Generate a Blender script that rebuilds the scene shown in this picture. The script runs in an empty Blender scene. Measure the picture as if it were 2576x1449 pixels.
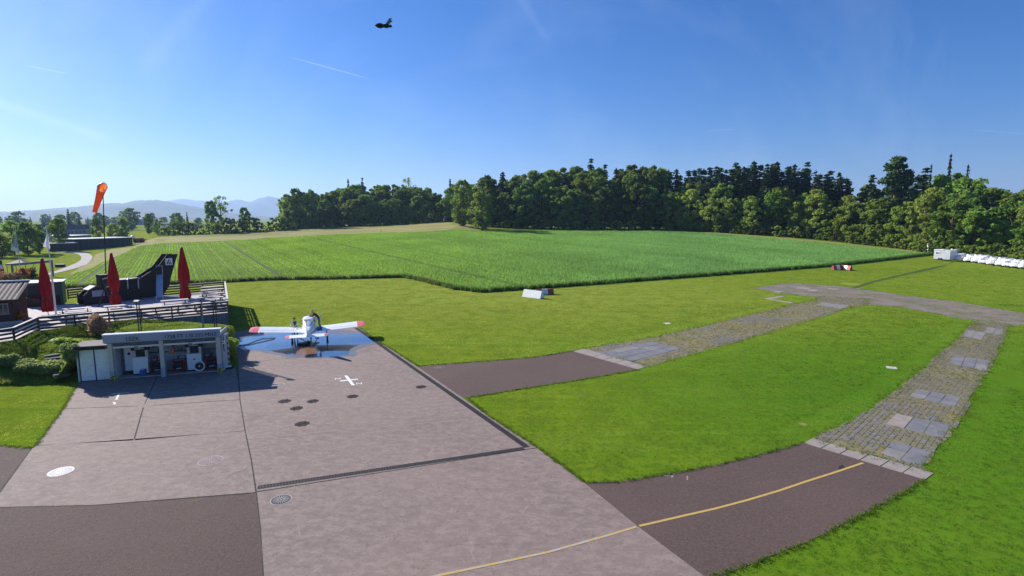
import bpy, bmesh, math, random
import numpy as np
from mathutils import Vector, Matrix, Euler
R = math.radians
random.seed(7); rng = np.random.default_rng(7)
S = bpy.context.scene
COL = S.collection

# ------------------------------------------------------------------ camera
FPX, CX, CY, HC = 1342.0, 1288.0, 724.5, 10.0       # focal length in units of a 2576 px wide picture, camera height
PITCH = math.atan(174.5 / FPX)
cd = bpy.data.cameras.new('camera'); cam = bpy.data.objects.new('camera', cd); COL.objects.link(cam)
cam.location = (0, 0, HC); cam.rotation_euler = (math.pi/2 - PITCH, 0, 0)
cd.sensor_width = 36; cd.lens = 36 * FPX / 2576; cd.clip_start = .05; cd.clip_end = 30000
S.camera = cam
# ------------------------------------------------------------------ light
SUN_AZ = R(57)      # degrees to the left of the viewing direction
SUN_EL = R(27)
W = bpy.data.worlds.new('World'); S.world = W; W.use_nodes = True
nt = W.node_tree; nt.nodes.clear()
wo = nt.nodes.new('ShaderNodeOutputWorld'); bg = nt.nodes.new('ShaderNodeBackground')
sky = nt.nodes.new('ShaderNodeTexSky'); sky.sky_type = 'NISHITA'; sky.sun_disc = False
sky.sun_elevation = SUN_EL; sky.sun_rotation = -SUN_AZ; sky.altitude = 530
sky.air_density = 1.15; sky.dust_density = .6; sky.ozone_density = 6.5
bg.inputs['Strength'].default_value = .062
# thin cirrus veils high in the sky
tc = nt.nodes.new('ShaderNodeTexCoord'); mp = nt.nodes.new('ShaderNodeMapping')
mp.inputs['Location'].default_value = (3.1, 1.7, .4); mp.inputs['Rotation'].default_value = (R(20), R(35), R(-40)); mp.inputs['Scale'].default_value = (1.2, 6.5, 2.2)
nz = nt.nodes.new('ShaderNodeTexNoise'); nz.inputs['Scale'].default_value = 1.6; nz.inputs['Detail'].default_value = 8; nz.inputs['Roughness'].default_value = .62
nz.inputs['Distortion'].default_value = .35
rp = nt.nodes.new('ShaderNodeValToRGB'); rp.color_ramp.elements[0].position = .46; rp.color_ramp.elements[1].position = .80
rp.color_ramp.elements[0].color = (0, 0, 0, 1); rp.color_ramp.elements[1].color = (.10, .10, .10, 1)
mx = nt.nodes.new('ShaderNodeMix'); mx.data_type = 'RGBA'; mx.inputs[7].default_value = (9.5, 10.0, 10.6, 1)
nt.links.new(tc.outputs['Generated'], mp.inputs['Vector']); nt.links.new(mp.outputs['Vector'], nz.inputs['Vector'])
nt.links.new(nz.outputs['Fac'], rp.inputs['Fac']); nt.links.new(rp.outputs['Color'], mx.inputs[0])
hs = nt.nodes.new('ShaderNodeHueSaturation'); hs.inputs['Saturation'].default_value = 1.22
tn = nt.nodes.new('ShaderNodeMix'); tn.data_type = 'RGBA'; tn.blend_type = 'MULTIPLY'; tn.inputs[0].default_value = 1; tn.inputs[7].default_value = (.83, .865, 1.12, 1)   # the webcam's cool white balance
nt.links.new(sky.outputs['Color'], hs.inputs['Color']); nt.links.new(hs.outputs['Color'], tn.inputs[6])
nt.links.new(tn.outputs[2], mx.inputs[6])
def vm(op, a, b=None):
    x = nt.nodes.new('ShaderNodeVectorMath'); x.operation = op
    for k, q in ((0, a), (1, b)):
        if q is None: continue
        if hasattr(q, 'is_linked'): nt.links.new(q, x.inputs[k])
        else: x.inputs[k].default_value = q
    return x.outputs['Value'] if op == 'DOT_PRODUCT' else x.outputs[0]
def mr(f, lo, hi, a=0.0, b=1.0):
    x = nt.nodes.new('ShaderNodeMapRange'); x.interpolation_type = 'SMOOTHSTEP'; nt.links.new(f, x.inputs[0])
    for k, q in ((1, lo), (2, hi), (3, a), (4, b)): x.inputs[k].default_value = q
    return x.outputs[0]
def mm(op, a, b=None):
    x = nt.nodes.new('ShaderNodeMath'); x.operation = op
    for k, q in ((0, a), (1, b)):
        if q is None: continue
        if hasattr(q, 'is_linked'): nt.links.new(q, x.inputs[k])
        else: x.inputs[k].default_value = q
    return x.outputs[0]
skycol = mx.outputs[2]
# old contrails: directions of their two ends (azimuth to the right, elevation), width, strength
for az0, el0, az1, el1, wd, stg in ((-21.5,14.9,-14.5,13.6,.0015,.20), (-41,11.6,-38.5,11.4,.0013,.16), (19.5,8.5,22,8.5,.0012,.12), (-25,23,-34,12,.018,.04), (-1.5,24,4,17,.012,.03), (40,7.0,43,6.4,.0012,.14), (-44,9,-36,6.5,.012,.10)):
    e0 = Vector((math.sin(R(az0))*math.cos(R(el0)), math.cos(R(az0))*math.cos(R(el0)), math.sin(R(el0)))); e1 = Vector((math.sin(R(az1))*math.cos(R(el1)), math.cos(R(az1))*math.cos(R(el1)), math.sin(R(el1))))
    nn_ = e0.cross(e1).normalized(); mid = (e0+e1).normalized(); half = math.acos(max(-1, min(1, e0.dot(mid))))
    across = mr(mm('ABSOLUTE', vm('DOT_PRODUCT', tc.outputs['Generated'], nn_[:])), 0.0, wd, 1.0, 0.0)
    along = mr(vm('DOT_PRODUCT', tc.outputs['Generated'], mid[:]), math.cos(half*1.15), math.cos(half*.6))
    fac = mm('MULTIPLY', mm('MULTIPLY', across, along), mm('MULTIPLY', mr(nz.outputs['Fac'], .25, .6, .35, 1.0), stg))
    cm_ = nt.nodes.new('ShaderNodeMix'); cm_.data_type = 'RGBA'; nt.links.new(fac, cm_.inputs[0]); nt.links.new(skycol, cm_.inputs[6]); cm_.inputs[7].default_value = (11, 12, 13, 1); skycol = cm_.outputs[2]
nt.links.new(skycol, bg.inputs['Color'])

nt.links.new(bg.outputs['Background'], wo.inputs['Surface'])
ld = bpy.data.lights.new('sun', 'SUN'); ld.energy = 5.0; ld.angle = R(.55); ld.color = (1.0, .955, .90)
sun = bpy.data.objects.new('sun', ld); COL.objects.link(sun)
LDIR = Vector((math.sin(SUN_AZ)*math.cos(SUN_EL), -math.cos(SUN_AZ)*math.cos(SUN_EL), -math.sin(SUN_EL)))
sun.rotation_euler = LDIR.to_track_quat('-Z', 'Y').to_euler(); sun.location = (-60, 40, 60)
S.view_settings.view_transform = 'Standard'; S.view_settings.look = 'None'
S.view_settings.exposure = 0.92; S.view_settings.gamma = 1.0; S.view_settings.use_curve_mapping = False
S.render.engine = 'CYCLES'
S.cycles.max_bounces = 8; S.cycles.diffuse_bounces = 4; S.cycles.glossy_bounces = 2; S.cycles.transmission_bounces = 4
S.cycles.transparent_max_bounces = 8; S.cycles.volume_bounces = 0; S.cycles.use_denoising = True; S.cycles.denoiser = 'OPENIMAGEDENOISE'; S.cycles.denoising_input_passes = 'RGB_ALBEDO_NORMAL'; S.cycles.denoising_prefilter = 'NONE'
S.cycles.caustics_reflective = False; S.cycles.caustics_refractive = False

# ------------------------------------------------------------------ layout: from a line of sight to a place on the ground
cp, sp = math.cos(PITCH), math.sin(PITCH)
def ray(u, v):
    a = (u - CX) / FPX; b = -(v - CY) / FPX
    return Vector((a, cp + b*sp, -sp + b*cp))
def G(u, v, z=0.0):
    d = ray(u, v); t = (z - HC) / d.z
    return Vector((d.x*t, d.y*t, z))
def at(u, v, Y):
    d = ray(u, v); t = Y / d.y
    return Vector((d.x*t, Y, HC + d.z*t))
def zat(v, Y):
    d = ray(CX, v); return HC + d.z/d.y*Y
# distance and picture height of the far edge of the fields, by direction
FAR = [(-900,300,600),(0,270,603),(250,240,604),(330,225,603),(400,232,592),(600,262,583),(700,268,578),(850,272,571),(1000,272,564),(1150,262,556),
       (1210,240,571),(1400,230,577),(1700,220,579),(1800,206,584),(2000,190,597),(2200,168,618),(2400,140,645),(2600,122,660),(3600,110,668)]
FA = np.array([(u-CX)/FPX for u,_,_ in FAR]); FY = np.array([y for _,y,_ in FAR], float)
FZ = np.array([max(0.0, zat(v, y)) for _,y,v in FAR])
def terr(x, y):
    x = np.asarray(x, float); y = np.asarray(y, float)
    a = x / np.maximum(y, 1.0)
    zf = np.interp(a, FA, FZ); yf = np.interp(a, FA, FY)
    hold = np.interp(a, [-.55, -.1], [8., 130.])
    t = np.clip((y-85)/np.maximum(yf-85, 5), 0, 1)
    dn = np.clip((y-yf-hold)/260, 0, 1); dn = dn*dn*(3-2*dn)
    return zf * t**1.25 * (1-dn)
def tz(x, y): return float(terr(x, y))
def T(u, v):
    d = ray(u, v); prev = 10.0
    for Y in np.arange(12, 900, 1.0):
        t = Y/d.y
        if HC + d.z*t <= tz(d.x*t, Y):
            lo, hi = Y-1.0, Y
            for _ in range(14):
                m = (lo+hi)/2; t = m/d.y
                if HC + d.z*t <= tz(d.x*t, m): hi = m
                else: lo = m
            t = hi/d.y; return Vector((d.x*t, hi, tz(d.x*t, hi)))
    t = 900/d.y; return Vector((d.x*t, 900, 0))
def Yfar(u): return float(np.interp((u-CX)/FPX, FA, FY))

# ------------------------------------------------------------------ materials
MATS = {}
def mat(name, c1, c2=None, rough=.8, scale=4.0, detail=6, bump=0, bscale=None, metal=0, spec=.3, c3=None, s3=.4, f3=.5, coat=0, contrast=(.35,.65), stretch=None, attr=None, objrand=0, transl=0, brough=.6):
    if name in MATS: return MATS[name]
    m = bpy.data.materials.new(name); m.use_nodes = True; n = m.node_tree; L = n.links.new
    b = n.nodes['Principled BSDF']; b.inputs['Roughness'].default_value = rough; b.inputs['Metallic'].default_value = metal
    b.inputs['Specular IOR Level'].default_value = spec; b.inputs['Coat Weight'].default_value = coat
    col = None
    co = n.nodes.new('ShaderNodeTexCoord').outputs['Object']
    if attr == 'world':
        co = n.nodes.new('ShaderNodeNewGeometry').outputs['Position']
    if stretch:
        q = n.nodes.new('ShaderNodeMapping'); q.inputs['Scale'].default_value = stretch; L(co, q.inputs['Vector']); co = q.outputs['Vector']
    def noise(sc, det=detail, ro=brough):
        z = n.nodes.new('ShaderNodeTexNoise'); z.inputs['Scale'].default_value = sc; z.inputs['Detail'].default_value = det; z.inputs['Roughness'].default_value = ro
        L(co, z.inputs['Vector']); return z.outputs['Fac']
    def ramp(fac, lo, hi):
        r = n.nodes.new('ShaderNodeMapRange'); r.inputs[1].default_value = lo; r.inputs[2].default_value = hi; r.interpolation_type = 'SMOOTHSTEP'
        L(fac, r.inputs[0]); return r.outputs[0]
    def mixc(f, a, bb):
        x = n.nodes.new('ShaderNodeMix'); x.data_type = 'RGBA'
        if hasattr(f, 'is_linked'): L(f, x.inputs[0])
        else: x.inputs[0].default_value = f
        for k, s in ((6, a), (7, bb)):
            if hasattr(s, 'is_linked'): L(s, x.inputs[k])
            else: x.inputs[k].default_value = (*s, 1)
        return x.outputs[2]
    if c2 is None: c2 = tuple(min(1, k*.82) for k in c1)
    col = mixc(ramp(noise(scale), *contrast), c1, c2)
    if c3 is not None: col = mixc(ramp(noise(s3, 5), f3-.08, f3+.14), col, c3)
    if objrand:
        oi = n.nodes.new('ShaderNodeObjectInfo'); h = n.nodes.new('ShaderNodeHueSaturation')
        mr = n.nodes.new('ShaderNodeMapRange'); mr.inputs[3].default_value = 1-objrand; mr.inputs[4].default_value = 1+objrand
        L(oi.outputs['Random'], mr.inputs[0]); L(mr.outputs[0], h.inputs['Value'])
        mr2 = n.nodes.new('ShaderNodeMapRange'); mr2.inputs[3].default_value = .5-.05*objrand; mr2.inputs[4].default_value = .5+.07*objrand
        w = n.nodes.new('ShaderNodeMath'); w.operation = 'FRACT'; k = n.nodes.new('ShaderNodeMath'); k.operation = 'MULTIPLY'; k.inputs[1].default_value = 7.3
        L(oi.outputs['Random'], k.inputs[0]); L(k.outputs[0], w.inputs[0]); L(w.outputs[0], mr2.inputs[0]); L(mr2.outputs[0], h.inputs['Hue'])
        L(col, h.inputs['Color']); col = h.outputs['Color']
    if attr == 'tint':
        va = n.nodes.new('ShaderNodeVertexColor'); va.layer_name = 'tint'
        x = n.nodes.new('ShaderNodeMix'); x.data_type = 'RGBA'; x.blend_type = 'MULTIPLY'; x.inputs[0].default_value = 1
        L(col, x.inputs[6]); L(va.outputs['Color'], x.inputs[7]); col = x.outputs[2]
    L(col, b.inputs['Base Color'])
    if bump:
        bn = n.nodes.new('ShaderNodeBump'); bn.inputs['Strength'].default_value = min(1, bump); bn.inputs['Distance'].default_value = .03*max(1, bump)
        L(noise(bscale or scale*4, 8, .7), bn.inputs['Height']); L(bn.outputs['Normal'], b.inputs['Normal'])
    if transl:
        tr = n.nodes.new('ShaderNodeBsdfTranslucent'); ms = n.nodes.new('ShaderNodeMixShader'); ms.inputs[0].default_value = transl
        L(col, tr.inputs['Color']); L(b.outputs[0], ms.inputs[1]); L(tr.outputs[0], ms.inputs[2])
        L(ms.outputs[0], n.nodes['Material Output'].inputs['Surface'])
    MATS[name] = m
    return m
def M(n): return MATS[n]

# ------------------------------------------------------------------ mesh building
class MB:
    def __init__(s): s.v = []; s.f = []
    def add(s, vs, fs):
        o = len(s.v); s.v += [tuple(p) for p in vs]; s.f += [tuple(i+o for i in f) for f in fs]; return s
    def box(s, c, d, rz=0, rx=0, ry=0):
        x, y, z = d[0]/2, d[1]/2, d[2]/2
        e = Euler((rx, ry, rz)).to_matrix(); c = Vector(c)
        vs = [c + e @ Vector((a*x, b*y, k*z)) for k in (-1, 1) for b in (-1, 1) for a in (-1, 1)]
        return s.add(vs, [(0,2,3,1),(4,5,7,6),(0,1,5,4),(2,6,7,3),(0,4,6,2),(1,3,7,5)])
    def bb(s, x0, x1, y0, y1, z0, z1): return s.box(((x0+x1)/2,(y0+y1)/2,(z0+z1)/2), (abs(x1-x0),abs(y1-y0),abs(z1-z0)))
    def bar(s, a, b, w, h):
        a = Vector(a); b = Vector(b); d = (b-a).normalized(); sd = d.cross(Vector((0,0,1)))
        if sd.length < 1e-4: sd = Vector((1,0,0))
        sd.normalize(); up = sd.cross(d)
        vs = [p + sd*i*w/2 + up*j*h/2 for p in (a, b) for i, j in ((-1,-1),(1,-1),(1,1),(-1,1))]
        return s.add(vs, [(0,1,2,3),(7,6,5,4),(0,4,5,1),(1,5,6,2),(2,6,7,3),(3,7,4,0)])
    def tube(s, pts, rad, n=8, cap=True):
        pts = [Vector(p) for p in pts]; k = len(pts)
        rad = rad if hasattr(rad, '__len__') else [rad]*k
        o = len(s.v); prev = None
        for i, p in enumerate(pts):
            d = (pts[min(i+1,k-1)] - pts[max(i-1,0)]).normalized()
            a = prev if prev is not None else (Vector((1,0,0)) if abs(d.x) < .9 else Vector((0,1,0)))
            a = (a - d*a.dot(d)).normalized(); b = d.cross(a); prev = a
            s.v += [tuple(p + (a*math.cos(2*math.pi*j/n) + b*math.sin(2*math.pi*j/n))*rad[i]) for j in range(n)]
        for i in range(k-1):
            for j in range(n):
                s.f.append((o+i*n+j, o+i*n+(j+1)%n, o+(i+1)*n+(j+1)%n, o+(i+1)*n+j))
        if cap:
            s.f.append(tuple(o+j for j in reversed(range(n)))); s.f.append(tuple(o+(k-1)*n+j for j in range(n)))
        return s
    def loft(s, rings, cap=True):
        o = len(s.v); n = len(rings[0])
        for r in rings: s.v += [tuple(p) for p in r]
        for i in range(len(rings)-1):
            for j in range(n): s.f.append((o+i*n+j, o+i*n+(j+1)%n, o+(i+1)*n+(j+1)%n, o+(i+1)*n+j))
        if cap:
            s.f.append(tuple(o+j for j in reversed(range(n)))); s.f.append(tuple(o+(len(rings)-1)*n+j for j in range(n)))
        return s
    def prism(s, poly, z0, z1):
        n = len(poly); o = len(s.v)
        for z in (z0, z1): s.v += [(p[0], p[1], z) for p in poly]
        s.f.append(tuple(o+n+j for j in range(n))); s.f.append(tuple(o+j for j in reversed(range(n))))
        for j in range(n): s.f.append((o+j, o+(j+1)%n, o+n+(j+1)%n, o+n+j))
        return s
    def slab(s, poly, y0, y1):     # outline in x-z, thickness along y
        n = len(poly); o = len(s.v)
        for y in (y0, y1): s.v += [(p[0], y, p[1]) for p in poly]
        s.f.append(tuple(o+j for j in range(n))); s.f.append(tuple(o+n+j for j in reversed(range(n))))
        for j in range(n): s.f.append((o+j, o+n+j, o+n+(j+1)%n, o+(j+1)%n))
        return s
    def disc(s, c, rx, ry, z, n=28, rz=0):
        o = len(s.v)
        for j in range(n):
            a = 2*math.pi*j/n; x, y = rx*math.cos(a), ry*math.sin(a)
            s.v.append((c[0]+x*math.cos(rz)-y*math.sin(rz), c[1]+x*math.sin(rz)+y*math.cos(rz), z))
        s.f.append(tuple(range(o, o+n))); return s
    def ring(s, c, r0, r1, z, n=32):
        o = len(s.v)
        for r in (r0, r1): s.v += [(c[0]+r*math.cos(2*math.pi*j/n), c[1]+r*math.sin(2*math.pi*j/n), z) for j in range(n)]
        for j in range(n): s.f.append((o+j, o+n+j, o+n+(j+1)%n, o+(j+1)%n))
        return s
    def ball(s, c, r, seg=10, rings=6):
        r = r if hasattr(r, '__len__') else (r, r, r); rr = []
        for i in range(1, rings):
            t = math.pi*i/rings
            rr.append([(c[0]+r[0]*math.sin(t)*math.cos(2*math.pi*j/seg), c[1]+r[1]*math.sin(t)*math.sin(2*math.pi*j/seg), c[2]-r[2]*math.cos(t)) for j in range(seg)])
        return s.loft(rr)
    def mesh(s, name, material, smooth=False):
        me = bpy.data.meshes.new(name); me.from_pydata(s.v, [], s.f); me.materials.append(material); me.update()
        bm = bmesh.new(); bm.from_mesh(me); bmesh.ops.recalc_face_normals(bm, faces=bm.faces); bm.to_mesh(me); bm.free()
        if smooth:
            me.polygons.foreach_set('use_smooth', [True]*len(me.polygons))
            try: me.set_sharp_from_angle(angle=R(40))
            except Exception: pass
        return me
    def build(s, name, material, parent=None, smooth=False, loc=None, rot=None, label=None):
        o = bpy.data.objects.new(name, s.mesh(name, material, smooth)); COL.objects.link(o)
        if parent: o.parent = parent
        if loc: o.location = loc
        if rot: o.rotation_euler = rot
        if label: o['label'] = label
        return o
def tag(o, label, cat=None, group=None, kind=None):
    o['label'] = label
    if cat: o['category'] = cat
    if group: o['group'] = group
    if kind: o['kind'] = kind
    return o
def struct(o, label=None):
    o['kind'] = 'structure'
    if label: o['label'] = label
    return o
def thing(name, label, cat, loc=(0,0,0), rz=0, group=None, scale=1):
    o = bpy.data.objects.new(name, None); COL.objects.link(o); o.location = loc; o.rotation_euler = (0,0,rz); o.empty_display_size = .3
    o.scale = (scale,)*3 if not hasattr(scale, '__len__') else scale
    return tag(o, label, cat, group)
def copy_tree(o, parent=None):
    c = o.copy(); COL.objects.link(c); c.parent = parent
    for ch in [q for q in bpy.data.objects if q.parent == o]: copy_tree(ch, c)
    return c
def text_mesh(txt, size, depth=.01, align='LEFT'):
    cu = bpy.data.curves.new('lettering', 'FONT'); cu.body = txt; cu.size = size; cu.extrude = depth; cu.align_x = align
    o = bpy.data.objects.new('lettering', cu); COL.objects.link(o)
    me = bpy.data.meshes.new_from_object(o.evaluated_get(bpy.context.evaluated_depsgraph_get()))
    bpy.data.objects.remove(o); bpy.data.curves.remove(cu); return me
def inpoly(x, y, poly):
    x = np.asarray(x); y = np.asarray(y); c = np.zeros(x.shape, bool); n = len(poly); j = n-1
    for i in range(n):
        xi, yi = poly[i][0], poly[i][1]; xj, yj = poly[j][0], poly[j][1]
        if yi != yj: c ^= ((yi > y) != (yj > y)) & (x < (xj-xi)*(y-yi)/(yj-yi)+xi)
        j = i
    return c
def area(p): return sum(p[i][0]*p[(i+1)%len(p)][1]-p[(i+1)%len(p)][0]*p[i][1] for i in range(len(p)))/2
def inset(poly, d):
    p = [Vector((q[0], q[1])) for q in poly]
    if area(p) < 0: p.reverse()
    out = []; n = len(p)
    for i in range(n):
        a, b, c = p[i-1], p[i], p[(i+1)%n]
        e1 = (b-a).normalized(); e2 = (c-b).normalized()
        n1 = Vector((-e1.y, e1.x)); n2 = Vector((-e2.y, e2.x)); m = (n1+n2)
        m = m / max(.35, 1+n1.dot(n2)); out.append((b.x+m.x*d, b.y+m.y*d))
    return out
def pix(pts, z=0.0): return [tuple(G(u, v, z)[:2]) for u, v in pts]
def tpix(pts): return [tuple(T(u, v)[:2]) for u, v in pts]
def sheet(name, poly, dz, material, step=6.0, jitter=0):
    """A ground sheet that follows the terrain."""
    bm = bmesh.new(); vs = [bm.verts.new((p[0], p[1], 0)) for p in poly]; bm.faces.new(vs)
    bmesh.ops.triangulate(bm, faces=bm.faces[:])
    xs = [p[0] for p in poly]; ys = [p[1] for p in poly]
    if max(ys) > 84:
        for ax, lo, hi in ((0, min(xs), max(xs)), (1, min(ys), max(ys))):
            k = math.ceil(lo/step)*step
            while k < hi:
                co = [0,0,0]; no = [0,0,0]; co[ax] = k; no[ax] = 1
                bmesh.ops.bisect_plane(bm, geom=bm.verts[:]+bm.edges[:]+bm.faces[:], plane_co=co, plane_no=no); k += step
    for v in bm.verts: v.co.z = tz(v.co.x, v.co.y) + dz
    bmesh.ops.recalc_face_normals(bm, faces=bm.faces)
    me = bpy.data.meshes.new(name); bm.to_mesh(me); bm.free()
    if me.polygons and me.polygons[0].normal.z < 0: me.flip_normals()
    me.materials.append(material); o = bpy.data.objects.new(name, me); COL.objects.link(o)
    return o
def wobble(poly, step, amp):
    """Breaks straight outline edges into small uneven steps (ragged turf edges, wet patches)."""
    out = []
    for i in range(len(poly)):
        a = Vector(poly[i][:2]); b = Vector(poly[(i+1)%len(poly)][:2]); n = max(1, int((b-a).length/step)); d = (b-a)
        nn = Vector((-d.y, d.x)).normalized() if d.length > 0 else Vector((0,0))
        for k in range(n): out.append(tuple(a + d*k/n + nn*(random.uniform(-amp, amp) if k else 0)))
    return out
def blades(name, P, h, w, nb, spread, material, tint, lean=.5):
    """Tufts of blades, one triangle each: P (n,3) foot points, h heights, tint (n,3)."""
    n = len(P); N = n*nb
    base = np.repeat(P, nb, 0); hh = np.repeat(h, nb)*rng.uniform(.6, 1.15, N); tt = np.repeat(tint, nb, 0)*rng.uniform(.8, 1.2, (N, 1))
    a = rng.uniform(0, 2*math.pi, N); r = (np.repeat(spread, nb) if hasattr(spread, '__len__') else spread)*np.sqrt(rng.uniform(0, 1, N)); base[:,0] += r*np.cos(a); base[:,1] += r*np.sin(a)
    b = rng.uniform(0, 2*math.pi, N); sx, sy = np.cos(b)*w/2, np.sin(b)*w/2
    l = lean*hh*rng.uniform(.1, 1, N); c = rng.uniform(0, 2*math.pi, N)
    V = np.empty((N, 3, 3)); V[:,0] = base; V[:,1] = base; V[:,2] = base
    V[:,0,0] -= sx; V[:,0,1] -= sy; V[:,1,0] += sx; V[:,1,1] += sy
    V[:,2,0] += l*np.cos(c); V[:,2,1] += l*np.sin(c); V[:,2,2] += hh
    return tri_mesh(name, V, material, np.repeat(tt, 3, 0))
def vnoise(x, y, sc, seed=0):
    g_ = np.random.default_rng(seed).uniform(-1, 1, (256, 256)); u = x/sc+500; v = y/sc+500; i = np.floor(u).astype(int); j = np.floor(v).astype(int); f = u-i; h = v-j; f = f*f*(3-2*f); h = h*h*(3-2*h)
    a = lambda p, q: g_[(i+p) % 256, (j+q) % 256]
    return (a(0,0)*(1-f)+a(1,0)*f)*(1-h)+(a(0,1)*(1-f)+a(1,1)*f)*h
def tri_mesh(name, V, material, tint=None, k=3):
    N = len(V); me = bpy.data.meshes.new(name)
    me.vertices.add(N*k); me.vertices.foreach_set('co', V.reshape(-1).astype(np.float32))
    me.loops.add(N*k); me.loops.foreach_set('vertex_index', np.arange(N*k, dtype=np.int32))
    me.polygons.add(N); me.polygons.foreach_set('loop_start', np.arange(0, N*k, k, dtype=np.int32))
    if tint is not None:
        at_ = me.color_attributes.new('tint', 'FLOAT_COLOR', 'POINT')
        at_.data.foreach_set('color', np.concatenate([np.clip(tint, 0, 2), np.ones((len(tint), 1))], 1).reshape(-1).astype(np.float32))
    me.update(); me.validate(); me.materials.append(material)
    o = bpy.data.objects.new(name, me); COL.objects.link(o); return o

# ================================================================== materials
mat('lawn_blade', (1,1,1), (.92,.95,.9), rough=.7, scale=2, attr='tint', spec=.0, transl=.45)
mat('crop_soil', (.052,.085,.018), (.070,.095,.024), rough=1, scale=.6, bump=.8, bscale=5, spec=.1)
mat('meadow', (.290,.250,.090), (.215,.205,.060), rough=1, scale=.12, bump=1, bscale=4, c3=(.150,.175,.035), s3=.035, f3=.52, spec=.1, stretch=(.35,1,1))
mat('margin', (.29,.25,.08), (.19,.20,.05), rough=1, scale=.5, bump=1, bscale=4, spec=.1)
mat('concrete_pale', (.36,.33,.31), (.30,.275,.26), rough=.85, scale=1.2, detail=9, bump=.25, bscale=14, spec=.25)
mat('joint', (.035,.032,.032), (.06,.055,.05), rough=1, scale=3)
mat('paver_slab', (.240,.222,.212), (.19,.178,.17), rough=.85, scale=1.6, detail=8, bump=.2, bscale=16)
mat('paver_dark', (.185,.180,.190), (.145,.144,.154), rough=.85, scale=1.3, detail=8, bump=.2, bscale=16, c3=(.22,.21,.205), s3=.9, f3=.6)
mat('paver_brick', (.190,.160,.132), (.140,.128,.080), rough=.95, scale=2.2, detail=8, bump=.4, bscale=18, c3=(.15,.15,.06), s3=1.5, f3=.55)
mat('kerb_slab', (.31,.262,.228), (.255,.215,.19), rough=.85, scale=2.2, detail=8, bump=.2, bscale=20)
mat('gravel_path', (.40,.36,.33), (.31,.28,.25), rough=1, scale=.5, bump=.5, bscale=12)
mat('water_wet', (.050,.052,.062), (.036,.038,.046), rough=.10, scale=.8, spec=.8, coat=.7)
mat('wet_edge', (.185,.160,.157), (.155,.134,.132), rough=.36, scale=1.2, spec=.5)
mat('brown_wet', (.23,.115,.06), (.17,.085,.045), rough=.3, scale=2, spec=.5)
mat('white_paint', (.78,.77,.75), (.66,.65,.63), rough=.6, scale=5)
mat('white_worn', (.50,.46,.44), (.36,.32,.31), rough=.7, scale=9, contrast=(.4,.6))
mat('yellow_paint', (.52,.335,.08), (.42,.28,.10), rough=.75, scale=6, detail=10, contrast=(.3,.7))
mat('yellow_worn', (.46,.31,.09), (.38,.335,.30), rough=.75, scale=7, detail=10, contrast=(.48,.56))
mat('pink_line', (.345,.245,.24), (.30,.25,.245), rough=.8, scale=3)
mat('iron', (.034,.028,.028), (.060,.050,.050), rough=.9, scale=14, spec=.1)
mat('iron_grey', (.10,.10,.10), (.055,.057,.06), rough=.9, scale=16, spec=.1)
mat('soil', (.16,.11,.06), (.10,.07,.04), rough=1, scale=2, bump=.8)
mat('wood_grey', (.090,.068,.060), (.058,.044,.040), rough=.85, scale=3, stretch=(1,1,8), bump=.2, objrand=.18)  # dark tone carries the backlit shade of the fence rails
mat('wood_dark', (.040,.030,.026), (.026,.020,.018), rough=.75, scale=3)
mat('wood_red', (.105,.038,.026), (.075,.028,.020), rough=.8, scale=2.5, stretch=(6,6,1), bump=.2)
mat('wood_pale', (.56,.50,.46), (.46,.41,.37), rough=.8, scale=3, objrand=.1)
mat('white_metal', (.80,.80,.80), (.72,.72,.72), rough=.35, scale=3, spec=.5)
mat('white_gloss', (.84,.83,.82), (.79,.78,.77), rough=.22, scale=2, spec=.5, coat=.3)
mat('red_gloss', (.84,.115,.040), (.76,.09,.034), rough=.28, scale=3, spec=.5, coat=.3)
mat('steel', (.55,.58,.63), (.44,.47,.52), rough=.4, metal=.45, scale=5)
mat('steel_dull', (.22,.23,.24), (.16,.17,.18), rough=.6, metal=.4, scale=4)
mat('dark', (.022,.022,.026), (.035,.034,.036), rough=.6, scale=6)
mat('rubber', (.018,.018,.018), (.03,.03,.03), rough=.8, scale=9)
mat('glass_pale', (.42,.46,.50), (.36,.40,.45), rough=.06, scale=2, spec=.6)
mat('glass_dark', (.025,.03,.035), (.04,.045,.05), rough=.08, scale=2, spec=.6)
mat('fabric_red', (.44,.024,.026), (.33,.018,.022), rough=.85, scale=2, stretch=(5,5,.6), bump=.2, transl=.35)
mat('orange_cloth', (.95,.23,.045), (.85,.18,.04), rough=.7, scale=2, transl=.4)
mat('cloth_pale', (.62,.60,.66), (.50,.49,.58), rough=.8, scale=2, transl=.3)
mat('cloth_navy', (.05,.06,.13), (.035,.045,.10), rough=.9, scale=8)
mat('cloth_maroon', (.20,.02,.025), (.14,.015,.02), rough=.9, scale=8)
mat('denim', (.16,.24,.36), (.11,.17,.28), rough=.9, scale=12)
mat('sky_cloth', (.32,.48,.56), (.26,.40,.48), rough=.9, scale=12)
mat('skin', (.48,.27,.19), (.42,.23,.16), rough=.55, scale=10)
mat('hair_dark', (.02,.015,.012), (.035,.025,.02), rough=.6, scale=20)
mat('hair_grey', (.55,.50,.40), (.42,.38,.31), rough=.6, scale=20)
mat('block', (.55,.535,.53), (.45,.44,.435), rough=.9, scale=6, bump=.2, objrand=.12)
mat('fascia', (.36,.39,.46), (.32,.35,.42), rough=.5, scale=1.5)
mat('lettering', (.03,.035,.05), (.03,.035,.05), rough=.6)
mat('roof_gravel', (.27,.225,.21), (.21,.175,.16), rough=1, scale=5, bump=.5)
mat('roof_tile', (.125,.090,.078), (.085,.060,.052), rough=.85, scale=2.5, bump=.2)
mat('green_metal', (.040,.095,.062), (.030,.075,.050), rough=.55, scale=2)
mat('yellow', (.66,.50,.05), (.58,.43,.05), rough=.6, scale=5)
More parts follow.
